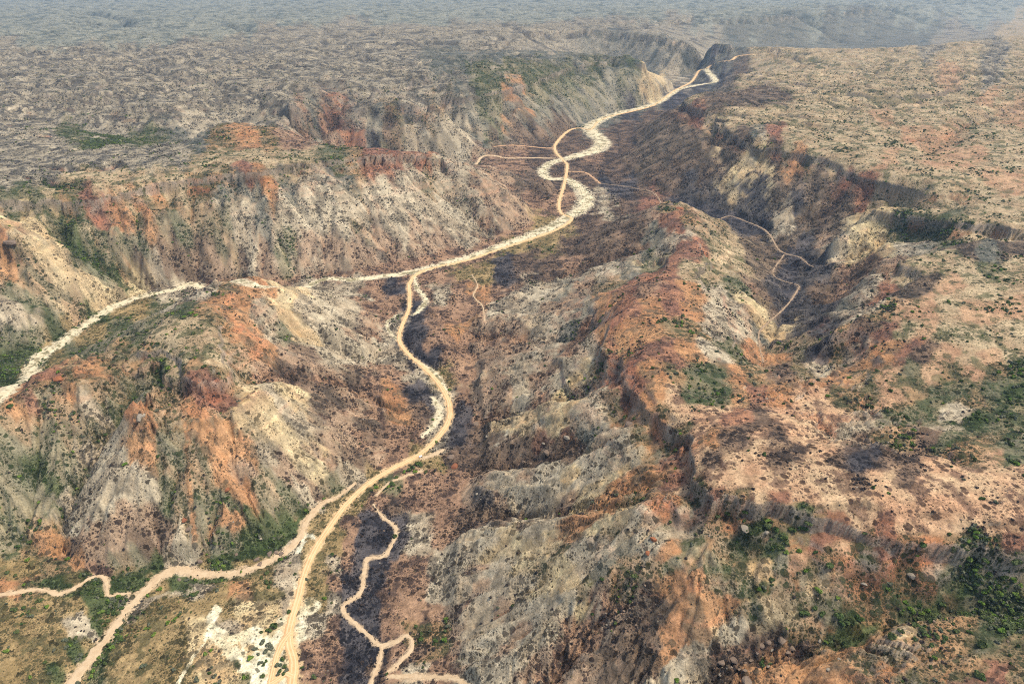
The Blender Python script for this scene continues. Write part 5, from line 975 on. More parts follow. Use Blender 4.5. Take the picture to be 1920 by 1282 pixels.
def terrain_material():
    m = bpy.data.materials.new('ground'); g = NT(m)
    ca = g.n('ShaderNodeAttribute', attribute_name='ground_colour').outputs[0]
    cb = g.n('ShaderNodeAttribute', attribute_name='speck_colour').outputs[0]
    cv = g.n('ShaderNodeAttribute', attribute_name='cover').outputs[2]
    tc = g.n('ShaderNodeTexCoord').outputs[3]
    def specks(scale, size, share):
        v = g.n('ShaderNodeTexVoronoi', feature='F1', i_Vector=tc, i_Scale=scale, i_Randomness=1.0)
        r = g.n('ShaderNodeSeparateColor', i_0=v.outputs[1])
        there = g.math('LESS_THAN', r.outputs[0], g.math('MULTIPLY', cv, share))
        rad = g.math('MULTIPLY', g.math('ADD', r.outputs[1], .55), size)
        blob = g.ramp(g.math('DIVIDE', v.outputs[0], rad), 1.0, .72)
        return g.math('MULTIPLY', there, blob), r.outputs[2]
    nz = g.n('ShaderNodeTexNoise', i_Vector=tc, i_Scale=.45, i_Detail=6.0, i_Roughness=.68)
    nf = g.n('ShaderNodeTexNoise', i_Vector=tc, i_Scale=.11, i_Detail=4.0, i_Roughness=.6)
    tone = g.math('ADD', g.math('MULTIPLY', g.math('SUBTRACT', nz.outputs[0], .5), 1.9), 1.0)
    tone2 = g.math('ADD', g.math('MULTIPLY', g.math('SUBTRACT', nf.outputs[0], .5), .5), 1.0)
    vm = g.n('ShaderNodeVectorMath', operation='SCALE', i_0=ca, i_3=g.math('MULTIPLY', tone, tone2))
    s1, t1 = specks(.16, .46, 1.0); s2, t2 = specks(.42, .46, 1.1); s3, t3 = specks(1.0, .45, 1.1)
    dark = g.n('ShaderNodeVectorMath', operation='SCALE', i_0=cb, i_3=g.math('ADD', g.math('MULTIPLY', t1, .8), .35)).outputs[0]
    c = g.mix(g.math('MULTIPLY', s3, .65), vm.outputs[0], dark)
    c = g.mix(g.math('MULTIPLY', s2, .85), c, dark)
    c = g.mix(g.math('MULTIPLY', s1, .88), c, dark)
    g.l(c, g.bsdf.inputs['Base Color']); g.bsdf.inputs['Roughness'].default_value = 1.0; g.bsdf.inputs['Specular IOR Level'].default_value = .08
    hgt = g.math('ADD', g.math('ADD', g.math('MULTIPLY', nz.outputs[0], 1.6), g.math('MULTIPLY', s1, .7)), g.math('ADD', g.math('MULTIPLY', s2, .45), g.math('MULTIPLY', s3, .3)))
    b = g.n('ShaderNodeBump', i_Strength=.75, i_Distance=1.0, i_Height=hgt); g.l(b.outputs[0], g.bsdf.inputs['Normal'])
    return m
def grid_mesh(name, P):
    nr, nc = P.shape[:2]; i = np.arange(nr * nc, dtype=np.int32).reshape(nr, nc)
    q = np.stack([i[:-1, :-1], i[:-1, 1:], i[1:, 1:], i[1:, :-1]], -1).reshape(-1)
    me = bpy.data.meshes.new(name); me.vertices.add(nr * nc); me.vertices.foreach_set('co', P.astype(np.float32).ravel())
    me.loops.add(q.size); me.loops.foreach_set('vertex_index', q)
    me.polygons.add(q.size // 4); me.polygons.foreach_set('loop_start', np.arange(0, q.size, 4, dtype=np.int32))
    me.update(calc_edges=True); me.polygons.foreach_set('use_smooth', np.ones(q.size // 4, bool)); return me
def set_col(me, name, c):
    a = me.attributes.new(name, 'FLOAT_COLOR', 'POINT'); d = np.ones((c.size // 3, 4), np.float32); d[:, :3] = c.reshape(-1, 3); a.data.foreach_set('color', d.ravel())
tm = grid_mesh('terrain', np.stack([X, Y, H], -1))
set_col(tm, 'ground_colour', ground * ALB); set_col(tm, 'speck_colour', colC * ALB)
tm.attributes.new('cover', 'FLOAT', 'POINT').data.foreach_set('value', np.clip(cover, 0, 1).astype(np.float32).ravel())
tm.materials.append(terrain_material())
tag(link(bpy.data.objects.new('terrain', tm)), kind='structure', label='burnt limestone canyon terrain of mesas, spurs and ravines')

# ---------------------------------------------------------------- road and dry beds
def bed_material(name, c0, c1, c2, tracks=False, shrubby=0.0):
    m = bpy.data.materials.new(name); g = NT(m); tc = g.n('ShaderNodeTexCoord').outputs[3]
    n1 = g.n('ShaderNodeTexNoise', i_Vector=tc, i_Scale=.16, i_Detail=6.0, i_Roughness=.65).outputs[0]
    n2 = g.n('ShaderNodeTexNoise', i_Vector=tc, i_Scale=.9, i_Detail=4.0, i_Roughness=.7).outputs[0]
    c = g.mix(g.ramp(n1, .35, .65), alb(c0), alb(c1))
    c = g.mix(g.math('MULTIPLY', g.ramp(n2, .52, .70), .5), c, alb(c2))
    if tracks:
        a = g.n('ShaderNodeAttribute', attribute_name='across').outputs[2]
        w = g.math('ABSOLUTE', g.math('SUBTRACT', g.math('ABSOLUTE', a), .34))
        c = g.mix(g.math('MULTIPLY', g.ramp(w, .20, .04), .55), c, alb((246, 218, 168)))
        c = g.mix(g.math('MULTIPLY', g.ramp(g.math('ABSOLUTE', a), .70, 1.0), .65), c, alb((216, 152, 98)))
    if shrubby:
        v = g.n('ShaderNodeTexVoronoi', feature='F1', i_Vector=tc, i_Scale=.17)
        r = g.n('ShaderNodeSeparateColor', i_0=v.outputs[1])
        f = g.math('MULTIPLY', g.math('LESS_THAN', r.outputs[0], shrubby), g.ramp(v.outputs[0], .5, .25))
        isl = g.ramp(g.n('ShaderNodeTexNoise', i_Vector=tc, i_Scale=.055, i_Detail=5.0, i_Roughness=.6).outputs[0], .50, .58)
        c = g.mix(g.math('MULTIPLY', isl, .85), c, alb((136, 124, 88)))
        c = g.mix(g.math('MULTIPLY', f, .85), c, alb((104, 102, 68)))
    g.l(c, g.bsdf.inputs['Base Color']); g.bsdf.inputs['Roughness'].default_value = 1.0; g.bsdf.inputs['Specular IOR Level'].default_value = .08
    b = g.n('ShaderNodeBump', i_Strength=.5, i_Distance=.4, i_Height=g.math('ADD', n1, n2)); g.l(b.outputs[0], g.bsdf.inputs['Normal'])
    return m
BED = {'road': bed_material('road_dirt', (236, 192, 136), (224, 174, 118), (242, 212, 164), tracks=True),
       'sand': bed_material('creek_sand', (218, 188, 146), (204, 172, 130), (230, 206, 166)),
       'gravel': bed_material('creek_gravel', (236, 218, 176), (222, 200, 156), (190, 172, 132), shrubby=.42),
       'faint': bed_material('dark_wash_sand', (184, 156, 122), (160, 134, 106), (206, 180, 144)),
       'orange': bed_material('wash_sand', (212, 172, 126), (200, 152, 112), (232, 196, 150))}
LAY = {'faint': 1, 'gravel': 0, 'sand': 1, 'orange': 1, 'road': 2}
SLABEL = {'creek_bed': 'dry creek bed on the canyon floor', 'wash': 'narrow dry wash between burnt banks', 'road': 'pale orange dirt road winding up the canyon floor', 'track': 'sandy vehicle track joining the dirt road'}
for idx, (name, kind, sp) in enumerate(strips):
    n = len(sp); t = np.gradient(sp[:, :2], axis=0); t /= np.linalg.norm(t, axis=1)[:, None] + 1e-9; nv = np.column_stack([-t[:, 1], t[:, 0]])
    s = np.r_[0, np.cumsum(np.hypot(*np.diff(sp[:, :2], axis=0).T))]; w = sp[:, 2]
    j = .12 if kind == 'road' else .5
    lam = np.maximum(5, w * .7).mean() * (1 if kind != 'road' else .8)
    eL = w * .5 * (1 + j * 1.6 * fbm(ns, s, s * 0 + 3.1 + 19 * idx, lam, 4, .65)); eR = w * .5 * (1 + j * 1.6 * fbm(ns, s, s * 0 + 41.7 + 23 * idx, lam, 4, .65))
    na_ = 9; A = np.linspace(-1, 1, na_)
    off = np.where(A[None] < 0, eL[:, None] * A[None], eR[:, None] * A[None])
    PX = sp[:, 0:1] + nv[:, 0:1] * off; PY = sp[:, 1:2] + nv[:, 1:2] * off
    dist = np.hypot(PX, PY)
    PZ = SH(PX, PY) + (.10 + 1.5e-4 * dist) * (1 + .45 * LAY[kind]) + .02 * idx / len(strips)
    PZ[:, 0] -= .5 + 4e-4 * dist[:, 0]; PZ[:, -1] -= .5 + 4e-4 * dist[:, -1]   # the rims dip into the ground
    me = grid_mesh(name, np.stack([PX, PY, PZ], -1)[:, ::-1])
    me.attributes.new('across', 'FLOAT', 'POINT').data.foreach_set('value', np.tile(A[::-1], n).astype(np.float32))
    me.materials.append(BED[kind]); tag(link(bpy.data.objects.new(name, me)), kind='structure', label=SLABEL[name])

# ---------------------------------------------------------------- plants and stones: prototypes
def leaf_material(name, c0, c1, c2):
    m = bpy.data.materials.new(name); g = NT(m)
    oi = g.n('ShaderNodeObjectInfo').outputs['Random']; tc = g.n('ShaderNodeTexCoord').outputs[3]
    n = g.n('ShaderNodeTexNoise', i_Vector=tc, i_Scale=3.0, i_Detail=2.0).outputs[0]
    c = g.mix(g.ramp(oi, .1, .9), alb(c0), alb(c1)); c = g.mix(g.ramp(n, .45, .7), c, alb(c2))
    g.l(c, g.bsdf.inputs['Base Color']); g.bsdf.inputs['Roughness'].default_value = .85; g.bsdf.inputs['Specular IOR Level'].default_value = .15
    return m
M_GREEN = leaf_material('shrub_leaves', (72, 92, 44), (96, 104, 62), (112, 120, 64))
M_BRIGHT = leaf_material('fresh_leaves', (104, 132, 50), (122, 142, 60), (146, 158, 76))
M_GREY = leaf_material('saltbush_leaves', (98, 104, 78), (112, 112, 88), (130, 128, 98))
M_BURNT = leaf_material('charred_twigs', (62, 56, 54), (86, 72, 62), (52, 50, 52))
M_TUFT = leaf_material('dry_grass', (150, 134, 88), (128, 122, 80), (176, 156, 108))
M_WOOD = leaf_material('grey_wood', (104, 92, 80), (90, 80, 72), (120, 108, 96))
def rock_material(name, c0, c1, c2):
    m = bpy.data.materials.new(name); g = NT(m); tc = g.n('ShaderNodeTexCoord').outputs[3]; oi = g.n('ShaderNodeObjectInfo').outputs['Random']
    n1 = g.n('ShaderNodeTexNoise', i_Vector=tc, i_Scale=1.1, i_Detail=6.0, i_Roughness=.65).outputs[0]
    n2 = g.n('ShaderNodeTexNoise', i_Vector=tc, i_Scale=5.0, i_Detail=4.0, i_Roughness=.7).outputs[0]
    c = g.mix(g.ramp(n1, .35, .65), alb(c0), alb(c1)); c = g.mix(g.math('MULTIPLY', g.ramp(n2, .5, .7), .6), c, alb(c2))
    c = g.mix(g.math('MULTIPLY', oi, .35), c, alb(c2))
    g.l(c, g.bsdf.inputs['Base Color']); g.bsdf.inputs['Roughness'].default_value = .95; g.bsdf.inputs['Specular IOR Level'].default_value = .1
    b = g.n('ShaderNodeBump', i_Strength=.8, i_Distance=.25, i_Height=g.math('ADD', n1, n2)); g.l(b.outputs[0], g.bsdf.inputs['Normal'])
    return m
M_ROCK = rock_material('brown_rock', (150, 128, 104), (122, 102, 86), (96, 82, 72))
M_PALE = rock_material('pale_limestone', (172, 158, 134), (148, 134, 114), (122, 108, 92))
M_REDROCK = rock_material('red_rock', (176, 112, 72), (142, 88, 62), (110, 74, 58))
def clump_mesh(name, seed, mat, blobs=5, leaves=26, flat=.62, leaf=.17):
    """a shrub one metre across: leaf clumps set about several uneven mounds"""
    r = np.random.default_rng(seed); v = []; f = []
    for b in range(blobs):
        a = r.random() * 6.283; d = .30 * math.sqrt(r.random()) if b else 0; R = .20 + .12 * r.random()
        c = np.array([d * math.cos(a) * 1.1, d * math.sin(a), flat * (.26 + .18 * r.random())])
        for k in range(leaves):
            n = r.normal(size=3); n[2] = abs(n[2]) * 1.1 - .25; n /= np.linalg.norm(n)
            p = c + n * R * np.array([1, 1, .85]) * (.8 + .3 * r.random())
            t = np.cross(n, r.normal(size=3)); t /= np.linalg.norm(t) + 1e-9; q = np.cross(n, t); n2 = n * .4
            s = leaf * (.6 + .7 * r.random()); i = len(v)
            v += [p - t * s - n2 * s, p + q * s * .8 - n2 * s * .3, p + t * s - n2 * s, p - q * s * .8 - n2 * s * .3]; f.append((i, i + 1, i + 2)); f.append((i, i + 2, i + 3))
    return mesh_from(name, v, f, [mat])
def twig_mesh(name, seed, mat, n=46):
    r = np.random.default_rng(seed); v = []; f = []
    for k in range(n):
        a = r.random() * 6.283; el = .25 + 1.1 * r.random(); L = .28 + .25 * r.random(); b = np.array([math.cos(a) * .12 * r.random(), math.sin(a) * .12 * r.random(), -.03])
        d = np.array([math.cos(a) * math.cos(el), math.sin(a) * math.cos(el), math.sin(el) * .75]); s = np.cross(d, r.normal(size=3)); s /= np.linalg.norm(s); w = .035 + .03 * r.random()
        m = b + d * L * .55; i = len(v); v += [b - s * w * .4, b + s * w * .4, m + s * w, b + d * L, m - s * w]; f.append((i, i + 1, i + 2, i + 3, i + 4))
    return mesh_from(name, v, f, [mat])
def tuft_mesh(name, seed, mat, n=34):
    r = np.random.default_rng(seed); v = []; f = []
    for k in range(n):
        a = r.random() * 6.283; el = .35 + 1.0 * r.random(); L = .42 + .2 * r.random()
        d = np.array([math.cos(a) * math.cos(el), math.sin(a) * math.cos(el), math.sin(el) * .7]); s = np.array([-math.sin(a), math.cos(a), 0]) * (.05 + .05 * r.random())
        i = len(v); v += [-s - [0, 0, .04], s - [0, 0, .04], d * L + s * 1.3, d * L - s * 1.3]; f.append((i, i + 1, i + 2, i + 3))
    return mesh_from(name, v, f, [mat])
def rock_mesh(name, seed, mat, cuts=9, sub=2, tall=.7):
    """an angular block one metre across: a ball cut flat by a few planes"""
    r = np.random.default_rng(seed); bm = bmesh.new(); bmesh.ops.create_icosphere(bm, subdivisions=sub, radius=.62)
    P = []
    for k in range(cuts):
        n = r.normal(size=3); n /= np.linalg.norm(n); P.append((n, .30 + .16 * r.random()))
    P.append((np.array([0, 0, 1.0]), .30))
    for v in bm.verts:
        c = np.array(v.co)
        for n, d in P:
            e = c @ n - d
            if e > 0: c = c - n * e * .96
        c = c + r.normal(size=3) * .012; v.co = (c[0] * 1.1, c[1] * .95, c[2] * tall + .12)
    me = bpy.data.meshes.new(name); bm.to_mesh(me); bm.free(); me.materials.append(mat); return me
SHRUB_MESH = [clump_mesh('foliage', 10 + k, M_GREEN, 4 + k % 3) for k in range(4)]
BRIGHT_MESH = [clump_mesh('foliage', 20 + k, M_BRIGHT, 4 + k % 3) for k in range(3)]
GREY_MESH = [clump_mesh('foliage', 30 + k, M_GREY, 4, flat=.5) for k in range(3)]
BURNT_MESH = [clump_mesh('twigs', 40 + k, M_BURNT, 3 + k % 2, 22, flat=.5, leaf=.13) for k in range(4)]
TUFT_MESH = [tuft_mesh('grass_blades', 50 + k, M_TUFT) for k in range(3)]
ROCK_MESH = [rock_mesh('stone', 60 + k, M_ROCK, sub=2) for k in range(5)] 
PALE_MESH = [rock_mesh('stone', 70 + k, M_PALE, sub=2) for k in range(3)]
RED_MESH = [rock_mesh('stone', 80 + k, M_REDROCK, sub=2) for k in range(2)]
STEM_MESH = []
for k in range(2):
    r = np.random.default_rng(90 + k); v = []; f = []
    for q in range(5):
        a = q * 1.257 + r.random(); b = np.array([.03 * math.cos(a), .03 * math.sin(a), -.12]); e = np.array([.22 * math.cos(a), .22 * math.sin(a), .26]); i = len(v)
        for c, w in ((b, .03), (e, .014)):
            for z in range(3): v.append(c + w * np.array([math.cos(z * 2.094), math.sin(z * 2.094), 0]))
        f += [(i + z, i + (z + 1) % 3, i + 3 + (z + 1) % 3, i + 3 + z) for z in range(3)]
    STEM_MESH.append(mesh_from('stems', v, f, [M_WOOD]))

# ---------------------------------------------------------------- plants and stones: where they stand
rng = np.random.default_rng(5)
area = ((Y + Y0) ** 2 * (U[1] - U[0]) * np.gradient(V)[:, None]).astype(np.float32) / 1e4       # hectares per mesh cell
nveg = Noise(91); clumpy = np.exp(2.9 * fbm(nveg, X, Y, 60, 4, .7, cell=cell)) * .8; gul = np.exp(-1.6 * G)
keep = np.ones_like(X)
for name, kind, sp in strips:
    D, _, (ww,) = line_dist(X, Y, sp[::2], sp[:, 2].max() + 8)
    keep *= np.where(D < 1e8, smooth(-.3, .8, (D - ww * (.55 if kind in ('road', 'sand') else .34)) / 2.0) * .98 + (.02 if kind != 'road' else 0), 1)
inview = (np.abs(U) < .98)[None, :] * (Y > 300)
def scatter(dens, near, far_, s0, s1, extra=1.0, power=2.0):
    """Poisson scatter; dens = plants per hectare by kind of ground; sizes s0..s1 metres"""
    e = area * per_class([dens.get(k, 0) for k in KEYS]) * keep * inview * extra * smooth(far_, far_ * .7, Y) * (Y > near)
    c = rng.poisson(e); i, j = np.nonzero(c); m = np.repeat(np.arange(len(i)), c[i, j]); i, j = i[m], j[m]
    a = np.clip(i + rng.random(len(i)) - .5, 0, NR - 1.001); b = np.clip(j + rng.random(len(i)) - .5, 0, NC - 1.001)
    y = np.exp(np.interp(a, np.arange(NR), V)) - Y0; x = (U[0] + b * (U[1] - U[0])) * (y + Y0)
    s = s0 + (s1 - s0) * rng.random(len(i)) ** power
    return np.column_stack([x, y, SH(x, y), s])
cl = clumpy * gul
G_pts = scatter({'e': 380, 'v': 110, 's': 55, 'l': 22, 't': 30, 'p': 18, 'n': 5, 'o': 12, 'm': 26, 'g': 8, 'w': 12, 'y': 9, 'b': 5, 'u': 4, 'r': 8, 'f': 3}, 250, 3600, 1.6, 6.2, cl)
B_pts = scatter({'b': 85, 'd': 120, 'u': 120, 'k': 110, 'w': 95, 'm': 40, 'n': 40, 's': 60, 'r': 60, 'g': 40, 'y': 40, 'o': 40, 'v': 40}, 250, 2600, 1.0, 4.4, clumpy * gul ** .6, 2.6)
T_pts = scatter({'l': 420, 'v': 130, 's': 190, 't': 90, 'n': 50, 'y': 70, 'w': 60, 'o': 110, 'b': 40, 'e': 60}, 250, 1150, .7, 1.7, 1.0, 1.5)
R_pts = scatter({'d': 34, 'r': 60, 's': 16, 'n': 12, 'b': 8, 'w': 8, 'o': 10, 'k': 8, 'u': 8}, 250, 1400, .5, 2.4, clumpy, 3.0)
kind_of = lambda n, p: rng.choice(len(p), n, p=p)
HG = kind_of(len(G_pts), [.55, .15, .30])                         # green, fresh green, grey green

def visible(p):
    """is the spot seen from the camera, over the ground between?"""
    t = np.linspace(.05, .985, 90)[None]; x = p[:, 0:1] * t; y = p[:, 1:2] * t; z = 560 + (p[:, 2:3] + 1.5 - 560) * t
    return ((SH(x, np.maximum(y, 235)) < z) | (y < 260)).all(1)
def screen(p):
    zz = p[:, 2] - 560; c, s = math.cos(math.radians(28.7)), math.sin(math.radians(28.7)); f = p[:, 1] * c - zz * s; uu = p[:, 1] * s + zz * c
    return 960 + 1280 * p[:, 0] / f, 641 - 1280 * uu / f, f
def pick_largest(P, n):
    px, py, f = screen(P); ok = (px > 8) & (px < 1912) & (py > 8) & (py < 1274); sz = np.where(ok, P[:, 3] / f, 0)
    o = np.argsort(-sz)[:n * 3]; o = o[visible(P[o])][:n]; return o

# ---- single things set by hand: boulders and notable shrubs
def put(name, mesh, x, y, s, sz=None, rz=None, sink=.12, mats=None):
    o = bpy.data.objects.new(name, mesh); z = float(SH(x, y)); sz = sz or s
    o.location = (x, y, z - sink * sz); o.scale = (s, s * (.8 + .4 * rng.random()), sz); o.rotation_euler = (0, 0, rng.random() * 6.28 if rz is None else rz)
    return link(o)
for k, (lab, grp, mat, x, y, s) in enumerate(BOULDERS):
    me = {'b': ROCK_MESH, 'p': PALE_MESH, 'r': RED_MESH}[mat]
    o = put('boulder', me[k % len(me)], x, y, s, s * (.75 + .3 * rng.random())); tag(o, lab, 'boulder', grp or None)
for k, (lab, grp, mat, x, y, s) in enumerate(SHRUBS):
    me = {'g': SHRUB_MESH, 'f': BRIGHT_MESH, 's': GREY_MESH}[mat]
    root = bpy.data.objects.new('shrub', None); root.location = (x, y, float(SH(x, y)) - .1); link(root); tag(root, lab, 'shrub', grp or None); root.empty_display_size = .5
    f = bpy.data.objects.new('foliage', me[k % len(me)]); f.scale = (s, s * (.85 + .3 * rng.random()), s * .8); f.rotation_euler = (0, 0, rng.random() * 6.28); link(f, root)
    st = bpy.data.objects.new('stems', STEM_MESH[k % 2]); st.scale = (s, s, s * .8); link(st, root)
# ---- the largest of the scattered shrubs and burnt shrubs: one object each
def place_name(x, y):
    d = [(math.hypot(x - a, y - b) / r, n) for n, a, b, r in LANDMARKS]; return min(d)[1]
ORD = ['largest', 'second largest', 'third largest', 'fourth largest', 'fifth largest', 'sixth largest', 'seventh largest']
def singles(P, n, name, cat, word, meshes_of, with_stems):
    o = pick_largest(P, n); sx_, sy_, f_ = screen(P); sz = P[:, 3] / f_; made = []
    for q in o:
        x, y, z, s = P[q]; me, adj = meshes_of(q); w = place_name(x, y)
        root = bpy.data.objects.new(name, None if with_stems else me); link(root)
        root.location = (x, y, z - .08); made.append((adj, w, sx_[q], sy_[q], sz[q], root)); root['category'] = cat; root['group'] = f'{adj} {cat}s {w}'
        a = rng.random() * 6.28
        if with_stems:
            root.empty_display_size = .5
            f = bpy.data.objects.new('foliage', me); f.scale = (s, s, s * .85); f.rotation_euler = (0, 0, a); link(f, root)
            st = bpy.data.objects.new('stems', STEM_MESH[q % 2]); st.scale = (s, s, s * .85); st.rotation_euler = (0, 0, a); link(st, root)
        else: root.scale = (s, s, s * .85); root.rotation_euler = (0, 0, a)
    for adj, w in sorted({(m[0], m[1]) for m in made}):           # say which one: its part of the slope, then its rank in size there
        g = [m for m in made if m[:2] == (adj, w)]
        if len(g) == 1: g[0][5]['label'] = f'{adj} {word} {w}'; continue
        x0, x1, y0, y1 = min(m[2] for m in g), max(m[2] for m in g) + 1e-3, min(m[3] for m in g), max(m[3] for m in g) + 1e-3
        k = 1 if len(g) < 4 else 2 if len(g) < 14 else 3
        cells = {}
        for m in g: cells.setdefault((int((m[3] - y0) / (y1 - y0) * k), int((m[2] - x0) / (x1 - x0) * k)), []).append(m)
        vn = {1: [''], 2: ['upper', 'lower'], 3: ['upper', 'middle', 'lower']}[k]; hn = {1: [''], 2: ['left', 'right'], 3: ['left', 'centre', 'right']}[k]
        for (i, j), ms in cells.items():
            part = f'{vn[i]} {hn[j]}'.strip(); part = f', {part} part' if part else ''
            ms.sort(key=lambda m: -m[4])
            for r, m in enumerate(ms):
                rank = '' if len(ms) == 1 else (ORD[r] + ' ' if r < len(ORD) else 'lesser ')
                lb = f'{rank}{adj} {word} {w}{part}'; m[5]['label'] = lb if len(lb.split()) <= 16 else lb.replace(' rounded', '').replace(' leafy', '').replace(' part', '')
    m = np.ones(len(P), bool); m[o] = False; return m
def gm(q): return ((SHRUB_MESH, 'dark green rounded'), (BRIGHT_MESH, 'fresh green leafy'), (GREY_MESH, 'grey green low'))[HG[q]][0][q % 3], ('dark green rounded', 'fresh green leafy', 'grey green low')[HG[q]]
# the twigs, leaves and stones share mesh data between alike things
mG = singles(G_pts, max(0, 296 - len(SHRUBS)), 'shrub', 'shrub', 'shrub', gm, True)
mB = singles(B_pts, 290, 'burnt_shrub', 'burnt shrub', 'shrub', lambda q: (BURNT_MESH[q % 4], 'charred'), False)
def rm(q): return (ROCK_MESH[q % 5], 'brown angular') if q % 4 else (PALE_MESH[q % 3], 'pale angular')
mR = singles(R_pts, max(0, 290 - len(BOULDERS)), 'loose_rock', 'rock', 'stone', rm, False)

# ---- the rest: masses nobody could count
def mass(name, label, P, meshes):
    me = bpy.data.meshes.new(name); n = len(P); me.vertices.add(n); co = P[:, :3].astype(np.float32).copy(); co[:, 2] -= .06; me.vertices.foreach_set('co', co.ravel())
    me.attributes.new('size', 'FLOAT', 'POINT').data.foreach_set('value', P[:, 3].astype(np.float32))
    me.attributes.new('turn', 'FLOAT', 'POINT').data.foreach_set('value', (rng.random(n) * 6.283).astype(np.float32))
    c = bpy.data.collections.new(name + '_kinds')
    for k, m in enumerate(meshes): c.objects.link(bpy.data.objects.new(f'{name}_kind', m))
    o = bpy.data.objects.new(name, me); link(o); tag(o, label, None, None, 'stuff')
    t = bpy.data.node_groups.new(name, 'GeometryNodeTree')
    t.interface.new_socket('Geometry', in_out='INPUT', socket_type='NodeSocketGeometry'); t.interface.new_socket('Geometry', in_out='OUTPUT', socket_type='NodeSocketGeometry')
    N = t.nodes.new; i_ = N('NodeGroupInput'); o_ = N('NodeGroupOutput'); ip = N('GeometryNodeInstanceOnPoints'); ci = N('GeometryNodeCollectionInfo')
    ci.inputs['Collection'].default_value = c; ci.inputs['Separate Children'].default_value = True; ci.inputs['Reset Children'].default_value = True
    ip.inputs['Pick Instance'].default_value = True
    a = N('GeometryNodeInputNamedAttribute'); a.data_type = 'FLOAT'; a.inputs['Name'].default_value = 'size'
    b = N('GeometryNodeInputNamedAttribute'); b.data_type = 'FLOAT'; b.inputs['Name'].default_value = 'turn'
    rv = N('FunctionNodeRandomValue'); rv.data_type = 'INT'
    for s in rv.inputs:
        if s.enabled and s.name == 'Min': s.default_value = 0
        if s.enabled and s.name == 'Max': s.default_value = len(meshes) - 1
    cx = N('ShaderNodeCombineXYZ'); L = t.links.new
    L(i_.outputs[0], ip.inputs['Points']); L(ci.outputs[0], ip.inputs['Instance']); L([s for s in rv.outputs if s.enabled][0], ip.inputs['Instance Index'])
    L(b.outputs[0], cx.inputs[2]); L(cx.outputs[0], ip.inputs['Rotation']); L(a.outputs[0], ip.inputs['Scale']); L(ip.outputs[0], o_.inputs[0])
    mo = o.modifiers.new('scatter', 'NODES'); mo.node_group = t
    return o
mass('shrubbery', 'green and grey shrubs dotted over slopes and plateaus', G_pts[mG & (HG == 0)], SHRUB_MESH)
mass('shrubbery', 'fresh green shrubs dotted over slopes and plateaus', G_pts[mG & (HG == 1)], BRIGHT_MESH)
mass('shrubbery', 'grey green low shrubs dotted over slopes and plateaus', G_pts[mG & (HG == 2)], GREY_MESH)
mass('burnt_undergrowth', 'charred shrubs left by the fire over the slopes', B_pts[mB], BURNT_MESH)
mass('grass', 'dry grass tufts over flats and slopes', T_pts, TUFT_MESH)
mass('rubble', 'loose stones strewn over slopes and ravines', R_pts[mR], ROCK_MESH[:3] + PALE_MESH[:1])

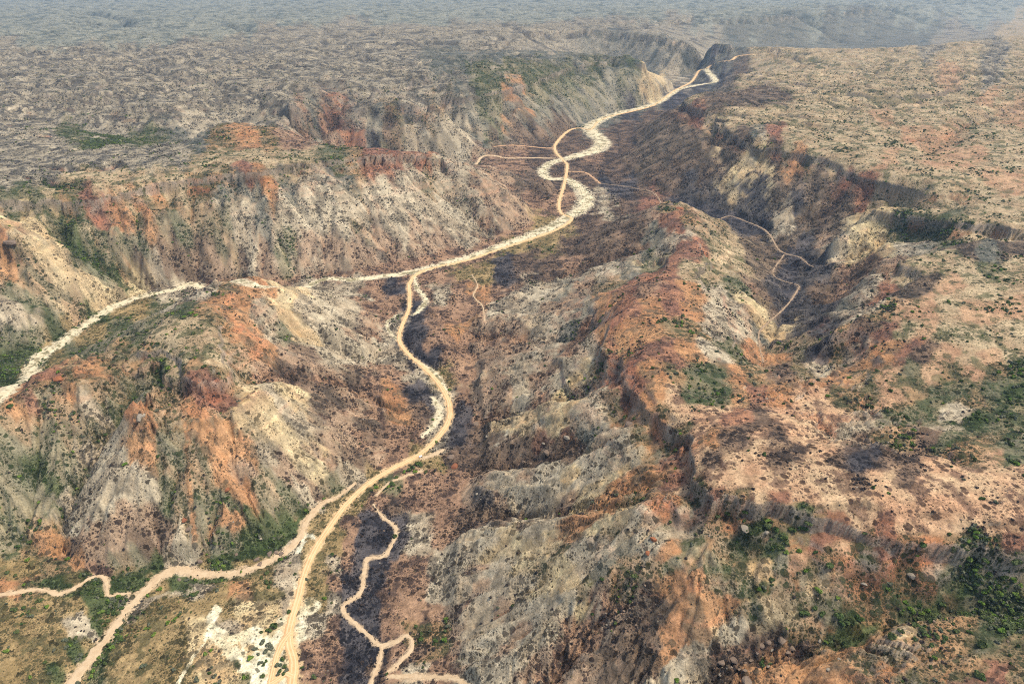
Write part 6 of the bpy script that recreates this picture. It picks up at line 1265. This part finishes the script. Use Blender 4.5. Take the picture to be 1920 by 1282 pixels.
# ---------------------------------------------------------------- the white car at the lay-by
def simple(name, c, rough=.4, metal=0.0, spec=.5):
    m = bpy.data.materials.new(name); m.use_nodes = True; b = m.node_tree.nodes['Principled BSDF']
    b.inputs['Base Color'].default_value = c; b.inputs['Roughness'].default_value = rough; b.inputs['Metallic'].default_value = metal; b.inputs['Specular IOR Level'].default_value = spec
    return m
def car(x, y, rz):
    white, glass, black, grey, red, lamp = simple('car_paint', (.78, .78, .77, 1), .3), simple('car_glass', (.02, .025, .03, 1), .08), simple('tyre_rubber', (.02, .02, .02, 1), .9), simple('car_trim', (.10, .10, .10, 1), .6), simple('tail_lens', (.4, .02, .02, 1), .2), simple('lamp_lens', (.7, .7, .7, 1), .1)
    root = bpy.data.objects.new('parked_car', None); root.location = (x, y, float(SH(x, y)) + .24); root.rotation_euler = (0, 0, rz); link(root)
    tag(root, 'white four-wheel-drive car stopped at the side of the dirt road', 'car')
    def part(name, verts, faces, m, bev=0.0, parent=None):
        o = bpy.data.objects.new(name, mesh_from(name, verts, faces, [m])); link(o, parent or root)
        if bev: b = o.modifiers.new('b', 'BEVEL'); b.width = bev; b.segments = 2
        return o
    def loft(prof, w0, w1):                                       # side profile (x, z) swept across, narrower towards the top
        n = len(prof); zt = max(p[1] for p in prof); zb = min(p[1] for p in prof); v = []
        for s in (-1, 1):
            for px, pz in prof: v.append((px, s * (w0 + (w1 - w0) * (pz - zb) / (zt - zb)), pz))
        f = [tuple(range(n - 1, -1, -1)), tuple(range(n, 2 * n))] + [(i, (i + 1) % n, n + (i + 1) % n, n + i) for i in range(n)]
        return v, f
    part('body', *loft([(-2.35, .45), (-2.38, 1.0), (-2.3, 1.12), (1.0, 1.12), (2.2, 1.02), (2.38, .85), (2.36, .45)], .93, .90), white, .08)
    part('cabin', *loft([(-2.25, 1.10), (-2.1, 1.78), (-1.9, 1.84), (.15, 1.84), (.35, 1.78), (1.05, 1.10)], .88, .74), white, .06)
    part('windscreen', [(1.03, -.74, 1.15), (1.03, .74, 1.15), (.42, .66, 1.76), (.42, -.66, 1.76)], [(0, 1, 2, 3)], glass).location.x = .03
    part('rear_window', [(-2.26, -.72, 1.2), (-2.26, .72, 1.2), (-2.12, .64, 1.72), (-2.12, -.64, 1.72)], [(3, 2, 1, 0)], glass).location.x = -.03
    for s in (-1, 1):
        for a, b in ((-2.05, -1.15), (-1.08, -.15), (-.08, .75)):
            part('side_window', [(a, s * .885, 1.17), (b, s * .885, 1.17), (min(b, .32), s * .80, 1.70), (a + .06, s * .80, 1.70)], [(0, 1, 2, 3) if s < 0 else (3, 2, 1, 0)], glass)
        part('headlight', *loft([(2.30, .80), (2.30, .95), (2.41, .93), (2.41, .80)], .12, .12), lamp).location.y = s * .68
        part('tail_light', *loft([(-2.41, .85), (-2.41, 1.1), (-2.3, 1.1), (-2.3, .85)], .08, .08), red).location.y = s * .78
        part('wing_mirror', *loft([(.75, 1.12), (.75, 1.28), (.88, 1.28), (.88, 1.12)], .09, .09), grey).location.y = s * 1.02
        for wx in (-1.45, 1.45):
            n = 18
            def wheel(r, w):
                v = [(wx + r * math.cos(t * 6.2832 / n), s * .82 + q * w, .40 + r * math.sin(t * 6.2832 / n)) for q in (-1, 1) for t in range(n)]
                return v, [tuple(range(n - 1, -1, -1)), tuple(range(n, 2 * n))] + [(t, (t + 1) % n, n + (t + 1) % n, n + t) for t in range(n)]
            wo = part('wheel', *wheel(.40, .12), black, .03); part('rim', *wheel(.24, .13), grey, .01, wo)
    for s in (-1, 1): part('roof_rail', *loft([(-1.8, 1.86), (-1.8, 1.92), (.1, 1.92), (.1, 1.86)], .03, .03), grey).location.y = s * .6
    part('bumper', *loft([(2.3, .42), (2.3, .66), (2.46, .64), (2.46, .45)], .9, .88), grey, .03)
    return root
car(*CAR)

# ---------------------------------------------------------------- haze
if HAZE > 0:
    b = 40.0
    v = [(x, y, z) for z in (-60.0, 575.0) for y in (-400.0, float(Y.max()) + 200) for x in (-float(Y.max()) * 1.1 - 600, float(Y.max()) * 1.1 + 600)]
    f = [(0, 2, 3, 1), (4, 5, 7, 6), (0, 1, 5, 4), (2, 6, 7, 3), (0, 4, 6, 2), (1, 3, 7, 5)]
    m = bpy.data.materials.new('haze'); m.use_nodes = True; nt = m.node_tree; nt.nodes.remove(nt.nodes['Principled BSDF'])
    pv = nt.nodes.new('ShaderNodeVolumePrincipled'); pv.inputs['Color'].default_value = (.52, .76, 1.0, 1); pv.inputs['Density'].default_value = HAZE; pv.inputs['Anisotropy'].default_value = .2
    m.cycles.volume_sampling = 'DISTANCE'; m.cycles.homogeneous_volume = True
    nt.links.new(pv.outputs[0], nt.nodes['Material Output'].inputs['Volume'])
    tag(link(bpy.data.objects.new('haze', mesh_from('haze', v, f, [m]))), 'thin blue haze filling the air over the far plateaus', None, None, 'stuff')
